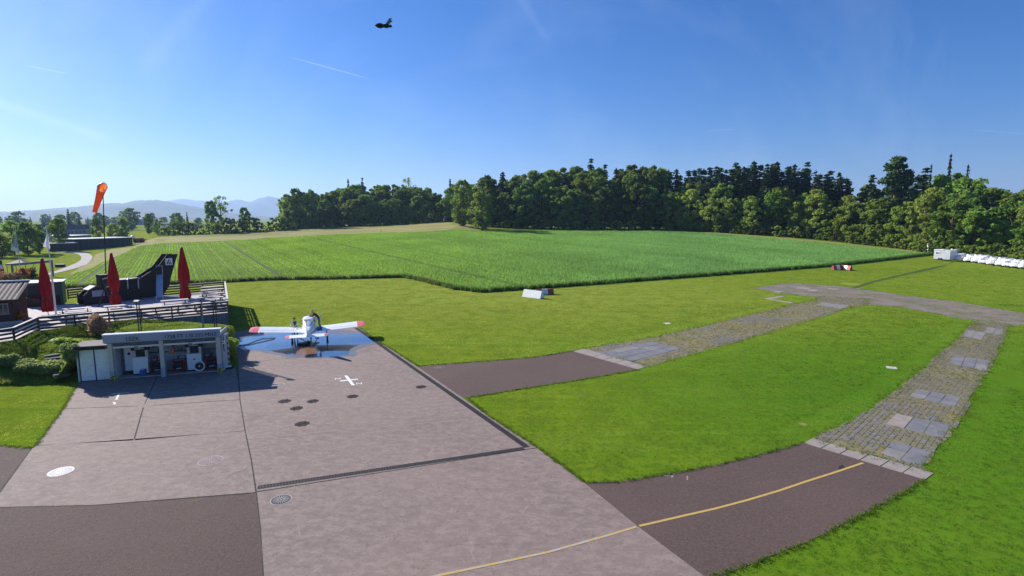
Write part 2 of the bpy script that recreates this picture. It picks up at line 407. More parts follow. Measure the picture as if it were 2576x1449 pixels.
mat('red_cart', (.36,.045,.038), (.26,.034,.03), rough=.5, scale=5)
mat('marker_red_shaded', (.40,.075,.065), (.33,.06,.055), rough=.6, scale=4)  # dull dark red: shade on the panels is put into the colour
mat('tan_panel', (.62,.56,.48), (.54,.48,.41), rough=.6, scale=3)
mat('blue_plastic', (.05,.13,.32), (.04,.10,.25), rough=.4)
mat('step', (.115,.11,.10), (.08,.08,.07), rough=.95, scale=3)
mat('stone', (.52,.47,.43), (.42,.38,.34), rough=.9, scale=4)
mat('terrace_floor', (.46,.41,.39), (.38,.34,.32), rough=.85, scale=1.2, detail=8)
mat('retaining', (.19,.19,.20), (.14,.14,.15), rough=.9, scale=2, stretch=(1,1,.3))
mat('bark', (.085,.065,.050), (.055,.042,.034), rough=.95, scale=3, stretch=(4,4,1), bump=.4)
mat('bark_red', (.235,.105,.055), (.15,.075,.045), rough=.95, scale=2, stretch=(4,4,1))
mat('leaf_dec', (.225,.300,.048), (.140,.220,.040), rough=.65, scale=.35, spec=.08, objrand=.30, transl=.45)
mat('leaf_light', (.345,.420,.075), (.250,.340,.062), rough=.65, scale=.35, spec=.08, objrand=.22, transl=.5)
mat('leaf_con', (.050,.088,.030), (.032,.064,.024), rough=.75, scale=.5, spec=.2, objrand=.28, transl=.15)
mat('leaf_dead', (.085,.060,.034), (.060,.045,.028), rough=.8, scale=.5, spec=.2)
mat('leaf_bush', (.36,.42,.15), (.26,.34,.11), rough=.7, scale=3, spec=.2, objrand=.12, transl=.5)
mat('leaf_pink', (.62,.36,.25), (.32,.22,.10), rough=.7, scale=1.6, spec=.2, transl=.25)
mat('leaf_orange', (.58,.18,.035), (.42,.16,.04), rough=.7, scale=2, spec=.2, transl=.25)
mat('hill', (.022,.042,.022), (.055,.075,.030), rough=1, scale=.006, detail=8, contrast=(.42,.58))
mat('far_wall', (.27,.29,.33), (.22,.24,.28), rough=.9, scale=.2)
mat('far_dark', (.060,.062,.070), (.045,.046,.052), rough=.85, scale=.25, stretch=(3,3,.3))
mat('far_roof', (.50,.52,.55), (.42,.44,.47), rough=.6, scale=.3)
mat('far_tile', (.085,.085,.10), (.065,.065,.08), rough=.85, scale=.3)

def special(name, build, rough=.9, spec=.25):
    m = bpy.data.materials.new(name); m.use_nodes = True; n = m.node_tree; b = n.nodes['Principled BSDF']; b.inputs['Roughness'].default_value = rough; b.inputs['Specular IOR Level'].default_value = spec
    L = n.links.new; pos = n.nodes.new('ShaderNodeNewGeometry').outputs['Position']
    def mp(sc, rot=0, loc=(0,0,0)):
        q = n.nodes.new('ShaderNodeMapping'); q.inputs['Scale'].default_value = sc; q.inputs['Rotation'].default_value = (0,0,rot); q.inputs['Location'].default_value = loc; L(pos, q.inputs['Vector']); return q.outputs['Vector']
    def noise(v, sc, det=6, ro=.6, dist=0):
        z = n.nodes.new('ShaderNodeTexNoise'); z.inputs['Scale'].default_value = sc; z.inputs['Detail'].default_value = det; z.inputs['Roughness'].default_value = ro; z.inputs['Distortion'].default_value = dist; L(v, z.inputs['Vector']); return z.outputs['Fac']
    def edge(v, sc):
        z = n.nodes.new('ShaderNodeTexVoronoi'); z.feature = 'DISTANCE_TO_EDGE'; z.inputs['Scale'].default_value = sc; L(v, z.inputs['Vector']); return z.outputs['Distance']
    def rng_(f, lo, hi, a=0, c=1):
        r = n.nodes.new('ShaderNodeMapRange'); r.inputs[1].default_value = lo; r.inputs[2].default_value = hi; r.inputs[3].default_value = a; r.inputs[4].default_value = c; r.interpolation_type = 'SMOOTHSTEP'; L(f, r.inputs[0]); return r.outputs[0]
    def mul(a, c):
        x = n.nodes.new('ShaderNodeMath'); x.operation = 'MULTIPLY'; L(a, x.inputs[0]); L(c, x.inputs[1]) if hasattr(c, 'is_linked') else setattr(x.inputs[1], 'default_value', c); return x.outputs[0]
    def xco():
        q = n.nodes.new('ShaderNodeSeparateXYZ'); L(pos, q.inputs[0]); return q.outputs[0]
    def yco():
        q = n.nodes.new('ShaderNodeSeparateXYZ'); L(pos, q.inputs[0]); return q.outputs[1]
    mp.x = xco; mp.y = yco
    def mix(f, a, c):
        x = n.nodes.new('ShaderNodeMix'); x.data_type = 'RGBA'; L(f, x.inputs[0])
        for k, q in ((6, a), (7, c)):
            if hasattr(q, 'is_linked'): L(q, x.inputs[k])
            else: x.inputs[k].default_value = (*q, 1)
        return x.outputs[2]
    def warp(v, amt, sc):
        z = n.nodes.new('ShaderNodeTexNoise'); z.inputs['Scale'].default_value = sc; z.inputs['Detail'].default_value = 4; L(v, z.inputs['Vector'])
        a = n.nodes.new('ShaderNodeVectorMath'); a.operation = 'SCALE'; a.inputs['Scale'].default_value = amt; L(z.outputs['Color'], a.inputs[0])
        c = n.nodes.new('ShaderNodeVectorMath'); c.operation = 'ADD'; L(v, c.inputs[0]); L(a.outputs[0], c.inputs[1]); return c.outputs[0]
    col, height, st_ = build(mp, noise, edge, rng_, mul, mix, warp)
    L(col, b.inputs['Base Color'])
    bn = n.nodes.new('ShaderNodeBump'); bn.inputs['Strength'].default_value = st_; bn.inputs['Distance'].default_value = .02; L(height, bn.inputs['Height']); L(bn.outputs['Normal'], b.inputs['Normal'])
    MATS[name] = m
def concrete_(mp, noise, edge, rng_, mul, mix, warp):
    w = mp((1,1,1)); col = mix(rng_(noise(w, .16, 4, .5), .35, .65), (0.221,0.166,0.141), (0.189,0.142,0.123))
    col = mix(rng_(noise(mp((1,1.5,1), .3), 1.9, 12, .84, .35), .43, .60), col, (0.272,0.209,0.177))
    col = mix(rng_(noise(mp((1,1.3,1), .3), 4.0, 9, .85), .52, .66), col, (0.133,0.101,0.087))
    col = mix(rng_(noise(w, .33, 6, .65), .58, .75), col, (0.158,0.119,0.101))
    cr_ = rng_(edge(warp(mp((1,1,1)), 1.6, .35), .16), .0, .006, 1, 0); col = mix(mul(mul(cr_, rng_(noise(w, .12, 3), .52, .60)), .4), col, (0.124,0.094,0.083))
    sc_ = mul(rng_(edge(warp(mp((1,1.3,1), .6), 2.4, .22), .30), .0, .010, 1, 0), rng_(noise(w, .45, 3), .5, .62)); col = mix(mul(sc_, .45), col, (0.343,0.276,0.244))
    ty = mul(rng_(noise(mp((.05,1.6,1), -.55), 1.2, 3), .60, .72), .35); col = mix(ty, col, (0.143,0.110,0.098))
    return col, noise(w, 30, 8, .75), .28
special('concrete', concrete_, .86)
def asphalt_(mp, noise, edge, rng_, mul, mix, warp):
    w = mp((1,1,1)); col = mix(rng_(noise(w, .22, 5), .35, .65), (0.097,0.065,0.054), (0.075,0.050,0.043))
    col = mix(rng_(noise(w, 9, 10, .85), .36, .66), col, (0.133,0.090,0.076)); col = mix(rng_(noise(w, 26, 4, .8), .58, .68), col, (0.044,0.030,0.027))
    col = mix(mul(rng_(noise(w, 1.1, 6, .7), .62, .74), .6), col, (0.165,0.115,0.095))
    cr_ = rng_(edge(warp(w, 1.5, .4), .12), .0, .005, 1, 0); col = mix(mul(mul(cr_, rng_(noise(w, .15, 3), .54, .62)), .5), col, (0.036,0.025,0.022))
    return col, noise(w, 40, 6, .8), .7
special('asphalt', asphalt_, .95)
def lawn_(mp, noise, edge, rng_, mul, mix, warp):
    w = mp((1,1,1)); col = mix(rng_(noise(w, .05, 5, .55), .36, .64), (0.113,0.204,0.010), (0.155,0.221,0.013))
    col = mix(rng_(noise(w, .35, 7, .7), .42, .70), col, (0.180,0.223,0.018)); col = mix(rng_(noise(mp((.25,2.0,1), .25), .8, 8, .75), .45, .7), col, (0.090,0.174,0.008))
    col = mix(rng_(noise(w, 6, 8, .85), .48, .72), col, (0.070,0.142,0.006)); col = mix(rng_(noise(w, 2.2, 6, .8), .60, .74), col, (0.220,0.230,0.032)); col = mix(mul(rng_(noise(mp((.06,1.5,1), .35), .9, 4), .50, .62), .45), col, (0.189,0.250,0.025))
    col = mix(mul(mul(rng_(mp.y(), 26.0, 72.0), rng_(mp.x(), 0.0, 50.0, 1, .35)), .55), col, (.290,.300,.065))
    col = mix(mul(mul(rng_(mp.x(), -2.0, 20.0), rng_(mp.y(), 30.0, 55.0, 1, 0)), .7), col, (.062,.172,.012))
    col = mix(mul(rng_(noise(w, .55, 9, .8), .44, .60), .6), col, (.085,.140,.012))
    return col, noise(w, 14, 9, .8), .9
special('lawn', lawn_, 1, 0)
def moss_(mp, noise, edge, rng_, mul, mix, warp):
    w = mp((1,1,1)); col = mix(rng_(noise(w, .5, 6, .65), .38, .62), (0.192,0.162,0.108), (0.165,0.162,0.050))
    col = mix(rng_(noise(w, 4.5, 9, .85), .42, .62), col, (0.247,0.216,0.158)); col = mix(rng_(noise(w, 7, 8, .85), .55, .68), col, (0.093,0.113,0.027)); col = mix(rng_(noise(w, .25, 5), .52, .66), col, (0.225,0.189,0.068))
    return col, noise(w, 22, 8, .8), .9
special('paver_joint', moss_, 1, .1)
def gravel_(mp, noise, edge, rng_, mul, mix, warp):
    w = mp((1,1,1)); col = mix(rng_(noise(w, .3, 6, .6), .4, .6), (0.200,0.162,0.136), (0.131,0.118,0.078))
    col = mix(rng_(noise(w, 5, 9, .85), .42, .64), col, (0.257,0.215,0.185)); col = mix(rng_(noise(mp((1,1,1)), .55, 8, .75), .50, .60), col, (0.126,0.135,0.045)); col = mix(rng_(noise(w, 12, 6, .8), .58, .7), col, (0.074,0.060,0.050))
    return col, noise(w, 25, 8, .8), .9
special('gravel', gravel_, 1, .15)

# ================================================================== ground
ax = np.unique(np.concatenate([np.arange(-330, 331, 5.0), -np.geomspace(335, 10500, 26), np.geomspace(335, 10500, 26)]))
ay = np.unique(np.concatenate([np.arange(-60, 85, 12.0), np.arange(85, 420, 4.0), np.geomspace(425, 10300, 34), [-400, -150]]))
XX, YY = np.meshgrid(ax, ay); ZZ = terr(XX, YY)
me = bpy.data.meshes.new('ground'); nx, ny = len(ax), len(ay)
idx = np.arange(nx*ny).reshape(ny, nx)
me.from_pydata(np.stack([XX.ravel(), YY.ravel(), ZZ.ravel()], 1).tolist(), [],
               np.stack([idx[:-1,:-1], idx[:-1,1:], idx[1:,1:], idx[1:,:-1]], -1).reshape(-1, 4).tolist())
me.materials.append(M('lawn')); g = bpy.data.objects.new('ground', me); COL.objects.link(g); struct(g, 'mown green grass airfield running out to the horizon')

# ---- concrete apron: slabs with dark joints
SLABS = [
 [(190,976),(160,1029),(362,1021.5),(400,938),(215,952)],
 [(362,1021.5),(604,1006),(600,960),(594,925),(400,938)],
 [(160,1029),(90,1122),(337,1109),(362,1021.5)],
 [(362,1021.5),(337,1109),(617,1084.5),(604,1006)],
 [(90,1122),(80,1128),(0,1239),(-45,1300),(0,1277.6),(233,1272.6),(645,1240),(633,1160),(617,1084.5)],
 [(586,836),(650,826),(902,822),(945,857),(985,879),(598,914),(592,880)],
 [(598,914),(985,879),(1035,912),(1159,997),(1230,1047),(1352,1127),(645,1238),(633,1160),(617,1084.5),(604,1006)],
 [(645,1239),(1352,1127.5),(1471,1215),(1605,1324),(1772,1449),(1880,1535),(668,1535),(662,1449),(655,1330)],
]
apron_polys = [pix(s) for s in SLABS]
ap = thing('concrete_apron', 'sunlit grey concrete apron of large slabs with dark joints', None); ap['kind'] = 'structure'
for i, p in enumerate(apron_polys):
    q = inset(p, .022 if i not in (2, 3, 4) else .03)
    MB().prism(q, -.06, .016).build('slab', M('concrete'), ap)
for i, p in enumerate(apron_polys):
    o = MB(); o.add([(x, y, .004) for x, y in inset(p, -.01)], [tuple(range(len(p)))]); o.build('joint_bed', M('joint'), ap) if i == 0 else None
jb = MB()
for p in apron_polys:
    q = inset(p, -.02); jb.add([(x, y, .0045+.0004*apron_polys.index(p)) for x, y in q], [tuple(range(len(q)))])
jb.build('joint_filling', M('joint'), ap)

# ---- asphalt
ASPH1 = [(1052,923),(1120,915),(1250,907),(1350,898),(1445,880),(1607,930),(1476,953),(1300,981),(1174,1001),(1159,997),(1035,912)]
ASPH2 = [(1471,1215),(1560,1211),(1668,1195),(1800,1170),(1906,1145),(2020,1114.5),(2328,1208),(2184,1289),(2032,1364.6),(1881,1424),(1790,1458),(1700,1500),(1880,1535),(1772,1449),(1605,1324)]
ASPH2 = [(1471,1215),(1560,1211),(1668,1195),(1800,1170),(1906,1145),(2020,1114.5),(2328,1208),(2184,1289),(2032,1364.6),(1881,1424),(1812,1449),(1772,1465),(1772,1449),(1605,1324)]
ASPH3 = [(-160,1290),(0,1278),(233,1273),(645,1241),(655,1330),(662,1449),(668,1535),(-160,1535)]
ASPH4 = [(-150,1108),(0,1121),(78,1128),(0,1238),(-60,1320),(-150,1320)]
paved = list(apron_polys)
for nm, px_, lb in (('asphalt_pavement', ASPH1, 'dark asphalt strip crossing the lawn right of the apron'), ('asphalt_taxiway', ASPH2, 'asphalt taxiway with yellow centre line'),
              ('asphalt_pavement', ASPH3, 'dark asphalt surface below the concrete slabs'), ('asphalt_pavement', ASPH4, 'asphalt wedge at the edge of the left lawn')):
    p = pix(px_); paved.append(p)
    o = MB().prism(wobble(p, .5, .02), -.05, .010).build(nm, M('asphalt')); struct(o, lb)
# ---- stone kerb strips, slab by slab
def strip(name, label, a, b, c, d, n, material, gap=.02, z=.014):
    """n slabs between edge a-b and edge d-c."""
    A, B, C, D = [Vector(G(*q)[:2]) for q in (a, b, c, d)]
    t = thing(name, label, None); t['kind'] = 'structure'
    for i in range(n):
        q = [A.lerp(B, i/n), A.lerp(B, (i+1)/n), D.lerp(C, (i+1)/n), D.lerp(C, i/n)]
        MB().prism(inset(q, gap), -.05, z+random.uniform(-.003, .004)).build('slab', material, t)
    paved.append([tuple(A), tuple(B), tuple(C), tuple(D)])
    return t
strip('kerb_strip', 'pale stone slabs closing the yellow-lined taxiway', (2020,1114.5), (2328,1208), (2351,1191), (2043,1103), 6, M('kerb_slab'))
strip('kerb_strip', 'pinkish stone slabs at the end of the small asphalt strip', (1441,884), (1605,930), (1628,922), (1470,877), 6, M('kerb_slab'))
# ---- overgrown paver taxiways: joint bed with grass, bricks, smooth slab fields
TAXI1 = [(1472,877),(1560,862),(1652,847),(1727,830),(1786,817),(1792,813),(1824,806),(1910,786),(1993,766),(2045,757),(2060,746),(2180,752),(2180,767),(2132,776),(2078,794),(1909,844),(1788,877),(1628,922)]
TAXI2 = [(2043,1103),(2110,1074),(2166,1043),(2236,997),(2293,951),(2360,895),(2419,842),(2436,822),(2455,814),(2540,814),(2536,825),(2525,853),(2497,913),(2469,955),(2441,1011),(2412,1067),(2356,1120),(2321,1173),(2340,1188)]
ROAD = [(1891,724),(1987,710.5),(2060,716),(2144,723.5),(2280,743),(2413,760),(2576,787),(2800,815),(2800,860),(2640,828),(2576,818),(2536,819),(2455,818),(2449,807),(2346,788),(2263,773),(2180,766),(2132,768),(2050,759),(2057,747),(1955,737)]
GT = pix(TAXI1), pix(TAXI2), pix(ROAD)
o = MB().prism(wobble(GT[2], .8, .28), -.05, .006).build('gravel_road', M('gravel')); struct(o, 'grey-brown gravel road crossing the far lawn')
beds = []
for k in (0, 1):
    o = MB().prism(wobble(GT[k], .6, .16), -.05, .0095 if k else .0085).build('paver_track', M('paver_joint'))
    struct(o, ('overgrown paver track leading from the pinkish kerb to the gravel road', 'overgrown paver track leading from the taxiway kerb to the gravel road')[k]); beds.append(o)
paved += [GT[0], GT[1], GT[2]]
# smooth slab fields (corners in order: far left, far right, near right, near left)
FIELDS = [(1,[(2247,1110),(2346,1138),(2318,1175),(2214,1141.6)],2,2,'paver_dark',''),
          (1,[(2254,1041),(2391.6,1071),(2374,1103),(2228,1067.7)],3,2,'paver_dark','kerb_slab'),
          (1,[(2307,980),(2418,1001),(2402,1025.5),(2286,997)],3,2,'paver_dark',''),
          (1,[(2398.6,895),(2490,907.6),(2483,934),(2388,914.7)],3,2,'paver_dark',''),
          (1,[(2430,830),(2481,837),(2469,855),(2419.7,846)],2,2,'paver_slab',''),
          (1,[(2484,823),(2527,828.5),(2522,842.5),(2477,835.5)],2,2,'paver_dark',''),
          (0,[(1637,859),(1712,877.5),(1592,909),(1507,888)],3,5,'paver_dark',''),
          (0,[(2071,760),(2140,768.6),(2117,777.5),(2054,767)],3,3,'paver_slab','')]
field_polys = []
slabmesh = {}
for k, q, n, m_, mt, first in FIELDS:
    A, B, C, D = [Vector(G(*p)[:2]) for p in q]; field_polys.append([tuple(A), tuple(B), tuple(C), tuple(D)])
    for i in range(n):
        for j in range(m_):
            def P(s, t): return A.lerp(B, s/n).lerp(D.lerp(C, s/n), t/m_)
            pl = inset([P(i, j), P(i+1, j), P(i+1, j+1), P(i, j+1)], .02)
            MB().prism(pl, -.03, .020+random.uniform(-.004, .005)).build('slab', M(first if first and i == 0 else (mt if random.random() < .8 else 'paver_slab')), beds[k])
# single bricks of the grass pavers: the nearest 300 as parts, the rest as one part
def pavers(k, axis, bl, bw, keep):
    poly = GT[k]; ux = Vector(axis).normalized(); uy = Vector((-ux.y, ux.x)); pts = []
    xs = [Vector(p).dot(ux) for p in poly]; ys = [Vector(p).dot(uy) for p in poly]
    nxx = int((max(xs)-min(xs))/bl); nyy = int((max(ys)-min(ys))/bw)
    for i in range(nxx):
        for j in range(nyy):
            c = ux*(min(xs)+(i+.5+.5*(j % 2)*0)*bl) + uy*(min(ys)+(j+.5)*bw); pts.append((c.x, c.y, i, j))
    a = np.array(pts); ok = inpoly(a[:,0], a[:,1], poly)
    for f in field_polys: ok &= ~inpoly(a[:,0], a[:,1], inset(f, -.1))
    a = a[ok]; 
    nz_ = np.sin(a[:,0]*.55+a[:,1]*.31)+np.sin(a[:,1]*.8-a[:,0]*.23)*.8+rng.normal(0, .45, len(a))
    a = a[nz_ < (.95 if k else -.75)]                  # patches where turf has closed over the pavers
    a = a[np.argsort(a[:,1])]; ang = math.atan2(ux.y, ux.x)
    ms = []
    for v in range(4):
        b = MB().box((0,0,0), (bl-.06, bw-.055, .05)); ms.append(b.mesh('brick', M(('paver_brick','paver_brick','paver_brick','paver_dark')[v])))
    for x, y, i, j in a[:keep]:
        o = bpy.data.objects.new('brick', random.choice(ms)); COL.objects.link(o); o.parent = beds[k]
        o.location = (x, y, random.uniform(-.012, -.002)); o.rotation_euler = (random.uniform(-.02,.02), random.uniform(-.02,.02), ang+random.uniform(-.04, .04))
    rest = MB()
    for x, y, i, j in a[keep:]: rest.box((x, y, random.uniform(-.012, -.003)), (bl-.06, bw-.055, .05), ang+random.uniform(-.04, .04))
    if len(a) > keep: rest.build('paver_bricks', M('paver_brick'), beds[k])['kind'] = 'stuff'
d1 = Vector(G(2254,1041)[:2])-Vector(G(2228,1067.7)[:2]); pavers(1, d1, .34, .22, 300)
d0 = Vector(G(1993,766)[:2])-Vector(G(1786,817)[:2]); pavers(0, d0, .42, .30, 300)
# pale plates beside the tracks
def plate(px_, label, material, z=.022, cat='stone plate'):
    p = pix(px_); o = MB().prism(p, -.03, z).build('stone_plate', M(material)); paved.append(p); return tag(o, label, cat)
plate([(2228,921),(2254,924),(2259,930),(2233,927)], 'small white stone plate in the lawn left of the paver track', 'stone')
plate([(1668,813),(1681,811.5),(1690,814.5),(1677,816)], 'tiny white plate in the lawn above the small asphalt strip', 'stone')
plate([(2008,723),(2042,725.5),(2036,728.5),(2000,726)], 'pale plate lying on the far end of the gravel road', 'kerb_slab', .03)
plate([(2042,728),(2060,730),(2050,733.5),(2030,731)], 'second pale plate beside the plate on the gravel road', 'kerb_slab', .03)
plate([(1952,732),(1972,734),(1962,737),(1942,735)], 'pale plate on the corner of the gravel road nearest the field', 'kerb_slab', .03)
plate([(2085,725),(2112,727),(2106,729.5),(2080,727.5)], 'narrow pale plate at the far kerb of the gravel road', 'kerb_slab', .03)
plate([(1922,751),(1968,744.5),(1974,746),(1943,753.5),(1997,761.5),(1990,763)], 'angled pale strip of stone in the lawn beside the gravel road', 'kerb_slab')
plate([(2110,712.5),(2128,711),(2178,717),(2160,719)], 'pale worn rectangle in the grass beyond the gravel road', 'margin', .008, 'grass patch')
# round sandy spot
o = MB().disc(G(2020,1068), .22, .20, .012, rz=.3).build('sandy_patch', M('margin')); tag(o, 'round sandy bare patch in the lawn near the taxiway', 'bare patch')

# ---- apron furniture: drains, covers, markings
def channel(a, b, w, label):
    A, B = G(*a), G(*b); d = (B-A).normalized(); n = Vector((-d.y, d.x, 0)); L_ = (B-A).length
    t = thing('drain_channel', label, 'drain', (0,0,0))
    MB().add([(*(A-n*w/2)[:2], .0185), (*(B-n*w/2)[:2], .0185), (*(B+n*w/2)[:2], .0185), (*(A+n*w/2)[:2], .0185)], [(0,1,2,3)]).build('channel', M('dark'), t)
    for s in (-1, 1): MB().bar(A+n*s*(w/2+.02)+Vector((0,0,.014)), B+n*s*(w/2+.02)+Vector((0,0,.014)), .035, .016).build('frame', M('iron'), t)
    gr = MB(); k = 0
    while k < L_:
        gr.bar(A+d*k-n*w/2+Vector((0,0,.021)), A+d*k+n*w/2+Vector((0,0,.021)), .05, .006); k += .11
    o = gr.build('grating', M('iron'), t); o['kind'] = 'stuff'
channel((895,825), (1326,1126), .22, 'long dark drain channel along the right edge of the apron')
channel((650,1227), (1318,1128.5), .20, 'dark drain channel crossing the apron below the manholes')
def cover(u, v, r, label, face, rim, name='manhole_cover', lugs=0, hub=True):
    c = G(u, v); t = thing(name, label, 'manhole cover', (c.x, c.y, .016))
    MB().prism([(r*math.cos(2*math.pi*j/32), r*math.sin(2*math.pi*j/32)) for j in range(32)], -.01, .005).build('lid', M(face), t)
    MB().ring((0,0), r*.97, r*1.12, .004).build('rim', M(rim), t)
    if hub:
        b = MB()
        for j in range(20):
            a = 2*math.pi*j/20; b.bar((r*.25*math.cos(a), r*.25*math.sin(a), .006), (r*.85*math.cos(a), r*.85*math.sin(a), .006), r*.07, .006)
        b.disc((0,0), r*.12, r*.12, .010); b.build('ribs', M(rim if face != rim else 'iron'), t)
    for j in range(lugs):
        a = 2*math.pi*j/lugs; MB().box((r*1.12*math.cos(a), r*1.12*math.sin(a), .004), (r*.3, r*.2, .008), a).build('lug', M('iron'), t)
cover(153,1187,.38,'white-painted round manhole cover on the left slabs','white_worn','white_paint')
cover(530,1160,.43,'faint pinkish manhole cover level with the slab','concrete','pink_line')
cover(707,1258,.33,'grey ribbed manhole cover in a pale ring','iron_grey','concrete_pale')
cover(367,1021,.28,'small pale ring cover at the crossing of two slab joints','concrete','concrete_pale', hub=False)
cover(696,969,.42,'flat concrete cover at the tip of the fuel station shadow','concrete','concrete_pale')
cover(1105,925,.33,'round cover in the small asphalt strip','asphalt','concrete')
for (u, v, r, lb) in ((716,1010,.29,'leftmost of the dark lugged covers below the white cross'),(787,1010,.27,'dark lugged cover right of its twin in the row of three'),
                      (746,1028,.28,'dark lugged cover just below the pair'),(760,1067,.30,'nearest of the dark lugged covers above the red line'),
                      (887,998,.27,'dark lugged cover straight below the white cross'),(1059,974,.27,'dark lugged cover close to the right drain channel')):
    cover(u, v, r, lb, 'iron', 'iron', lugs=8)
def line(name, pts, w, label, material, z=.022, cat='marking'):
    P = [G(*p) for p in pts]; b = MB()
    L_, R_ = [], []
    for i, p in enumerate(P):
        d = (P[min(i+1, len(P)-1)]-P[max(i-1, 0)]).normalized(); n = Vector((-d.y, d.x, 0))
        L_.append((p.x+n.x*w/2, p.y+n.y*w/2, z)); R_.append((p.x-n.x*w/2, p.y-n.y*w/2, z))
    k = len(P); b.add(L_+R_, [(i, k+i, k+i+1, i+1) for i in range(k-1)])
    return tag(b.build(name, M(material)), label, cat)
line('painted_line', [(2171,1165),(2100,1189),(2032,1210.5),(1960,1235),(1881,1258.5),(1800,1280),(1729,1296),(1608,1324)], .105, 'bright yellow centre line on the asphalt taxiway', 'yellow_paint', .0145)
line('painted_line', [(1600,1326.5),(1540,1345),(1476,1363),(1380,1390),(1274,1413),(1180,1433),(1090,1452),(1000,1470)], .10, 'worn yellow line flaking off the concrete apron', 'yellow_worn')
line('painted_line', [(235,1119),(420,1108),(622,1092)], .05, 'faint red line across the left slabs', 'pink_line')
line('painted_line', [(625,1105),(900,1080),(1180,1056)], .05, 'faint red line across the wide slab', 'pink_line')
def glyph(px_list, label, material='white_paint', z=.0205, name='painted_mark', cat='marking'):
    b = MB()
    for q in px_list:
        p = pix(q); b.add([(x, y, z) for x, y in p], [tuple(range(len(p)))])
    return tag(b.build(name, M(material)), label, cat)
cr = thing('painted_cross', 'white painted cross with a letter on either side', 'marking', (0,0,0))
def part_poly(q, parent, nm, z=.0205, m='white_paint'):
    p = pix(q); MB().add([(x, y, z) for x, y in p], [tuple(range(len(p)))]).build(nm, M(m), parent)
part_poly([(866,945.5),(874,945.3),(893,969.5),(885,970.5)], cr, 'bar', .0205)
part_poly([(855,958),(899,953.5),(902,955.5),(857,960.5)], cr, 'bar', .0225)
for (u, v) in ((852,953), (906,965.5)):
    me = text_mesh('N', .52, .001, 'CENTER'); me.materials.append(M('white_paint'))
    o = bpy.data.objects.new('letter', me); COL.objects.link(o); o.parent = cr; q = G(u, v); o.location = (q.x, q.y-.18, .0195); o.rotation_euler = (0,0,R(18))
glyph([[(297.5,991),(302.5,990.5),(295,1006),(289.5,1006.2)]], 'white painted bar beside the fuel station shadow')
glyph([[(283.5,1013),(292,1013),(288.5,1019.5)]], 'small white painted arrow tip left of the bar')
glyph([[(280.5,991),(325,987.3),(325,988.6),(280.5,992.6)]], 'white painted line inside the fuel station shadow')
for i, q in enumerate(([(1668,1197),(1690,1191),(1697,1194),(1680,1199)], [(1684,1192),(1692,1190),(1695,1199),(1690,1203),(1686,1197)], [(1727,1198),(1731,1198),(1731,1208),(1728,1208)])):
    glyph([q], ('pale paint splash beside the turf edge, first from the apron','hooked pale paint splash on the asphalt by the turf','short pale paint streak below the hooked splash','pale paint fleck at the turf edge halfway along the taxiway','tiny pale paint fleck on the asphalt')[i], 'kerb_slab', .0140, 'paint_splash', 'paint splash')
glyph([[(2112,1172),(2120,1170),(2125,1178),(2118,1184),(2108,1180)]], 'dark oil stain on the asphalt by the end of the yellow line', 'dark', .0135, 'oil_stain', 'stain')
# ---- water on the concrete round the aeroplane
WET = [(600,868),(612,850),(640,847),(668,842),(720,836),(785,822),(805,828),(840,842),(913,840),(948,861),(905,868),(880,880),(878,893),(840,897),(777,899),(725,894),(712,889),(690,886),(655,881),(620,877)]
WET2 = [(598,872),(608,848),(640,843),(700,833),(785,818),(830,826),(915,836),(957,864),(915,872),(895,884),(892,897),(840,901),(777,903),(715,899),(680,890),(640,884),(612,880)]
def flat(poly, z): return MB().add([(x, y, z) for x, y in poly], [tuple(range(len(poly)))])
o = flat(wobble(pix(WET2), .45, .22), .0180).build('damp_concrete', M('wet_edge')); struct(o, 'damp margin of the washed concrete')
o = flat(wobble(pix(WET), .45, .20), .0195).build('water_film', M('water_wet')); struct(o, 'wet sheet of wash water on the concrete reflecting the sky')
o = flat(wobble(pix([(742,894),(748,884),(756,878),(775,874),(790,876),(800,884),(793,897),(770,899)]), .3, .05), .0205).build('brown_puddle', M('brown_wet')); tag(o, 'brown puddle behind the aeroplane tail', 'puddle')  # brown wet patch laid over the water film

# ---- crop field, meadow, margins, path
CROP = [(160,724),(175,692),(225,677),(270,655),(312,637),(350,619),(420,612),(520,608),(644,602),(671,599),(800,592),(959,586),(1080,583),(1199,581),(1363,580.5),(1610,581.5),(1700,584),(1805,589),(1947,602),(2097,615),(2247,631),(2345,641),
        (2247,653),(2097,670),(1910,684.7),(1750,697),(1610,707),(1500,716),(1400,723),(1300,730),(1210,736),(1144,728.5),(1080,712),(1017,698),(980,699),(827,703),(671,705),(560,711),(430,716),(300,722)]
crop_poly = tpix(CROP)
o = sheet('crop_bed', crop_poly, .03, M('crop_soil')); struct(o, 'dark soil under the green crop')
MEADOW = [(335,620),(345,611),(400,597),(560,587.5),(700,580),(850,573),(1000,566.5),(1120,560),(1160,560),(1195,570),(1215,579),(1199,581),(1080,583),(959,586),(800,592),(671,599),(644,602),(520,608),(420,612),(350,619)]
o = sheet('meadow', tpix(MEADOW), .04, M('meadow')); struct(o, 'dry yellow-brown meadow on the rise beyond the crop')
MARG = [(1700,584),(1805,589),(1947,602),(2097,615),(2247,631),(2345,641),(2350,637),(2247,626),(2097,609.5),(1947,597),(1805,585.5),(1700,582)]
o = sheet('field_margin', tpix(MARG), .05, M('margin')); struct(o, 'tan strip of dry grass between crop and wood')
VERGE = [(232,655),(240,640),(280,628),(335,620),(350,619),(312,637),(270,655),(225,677),(190,690),(172,692)]
o = sheet('verge', tpix(VERGE), .05, M('margin')); struct(o, 'rough grass verge between gravel path and crop')
PATH = [(110,696),(136,689),(170,681),(200,673),(220,664),(232,652),(233,645),(225,639),(207,634),(175,632.5),(140,633),(140,635),(180,636),(197,640),(205,647),(203,655),(190,663),(165,673),(135,684),(105,692)]
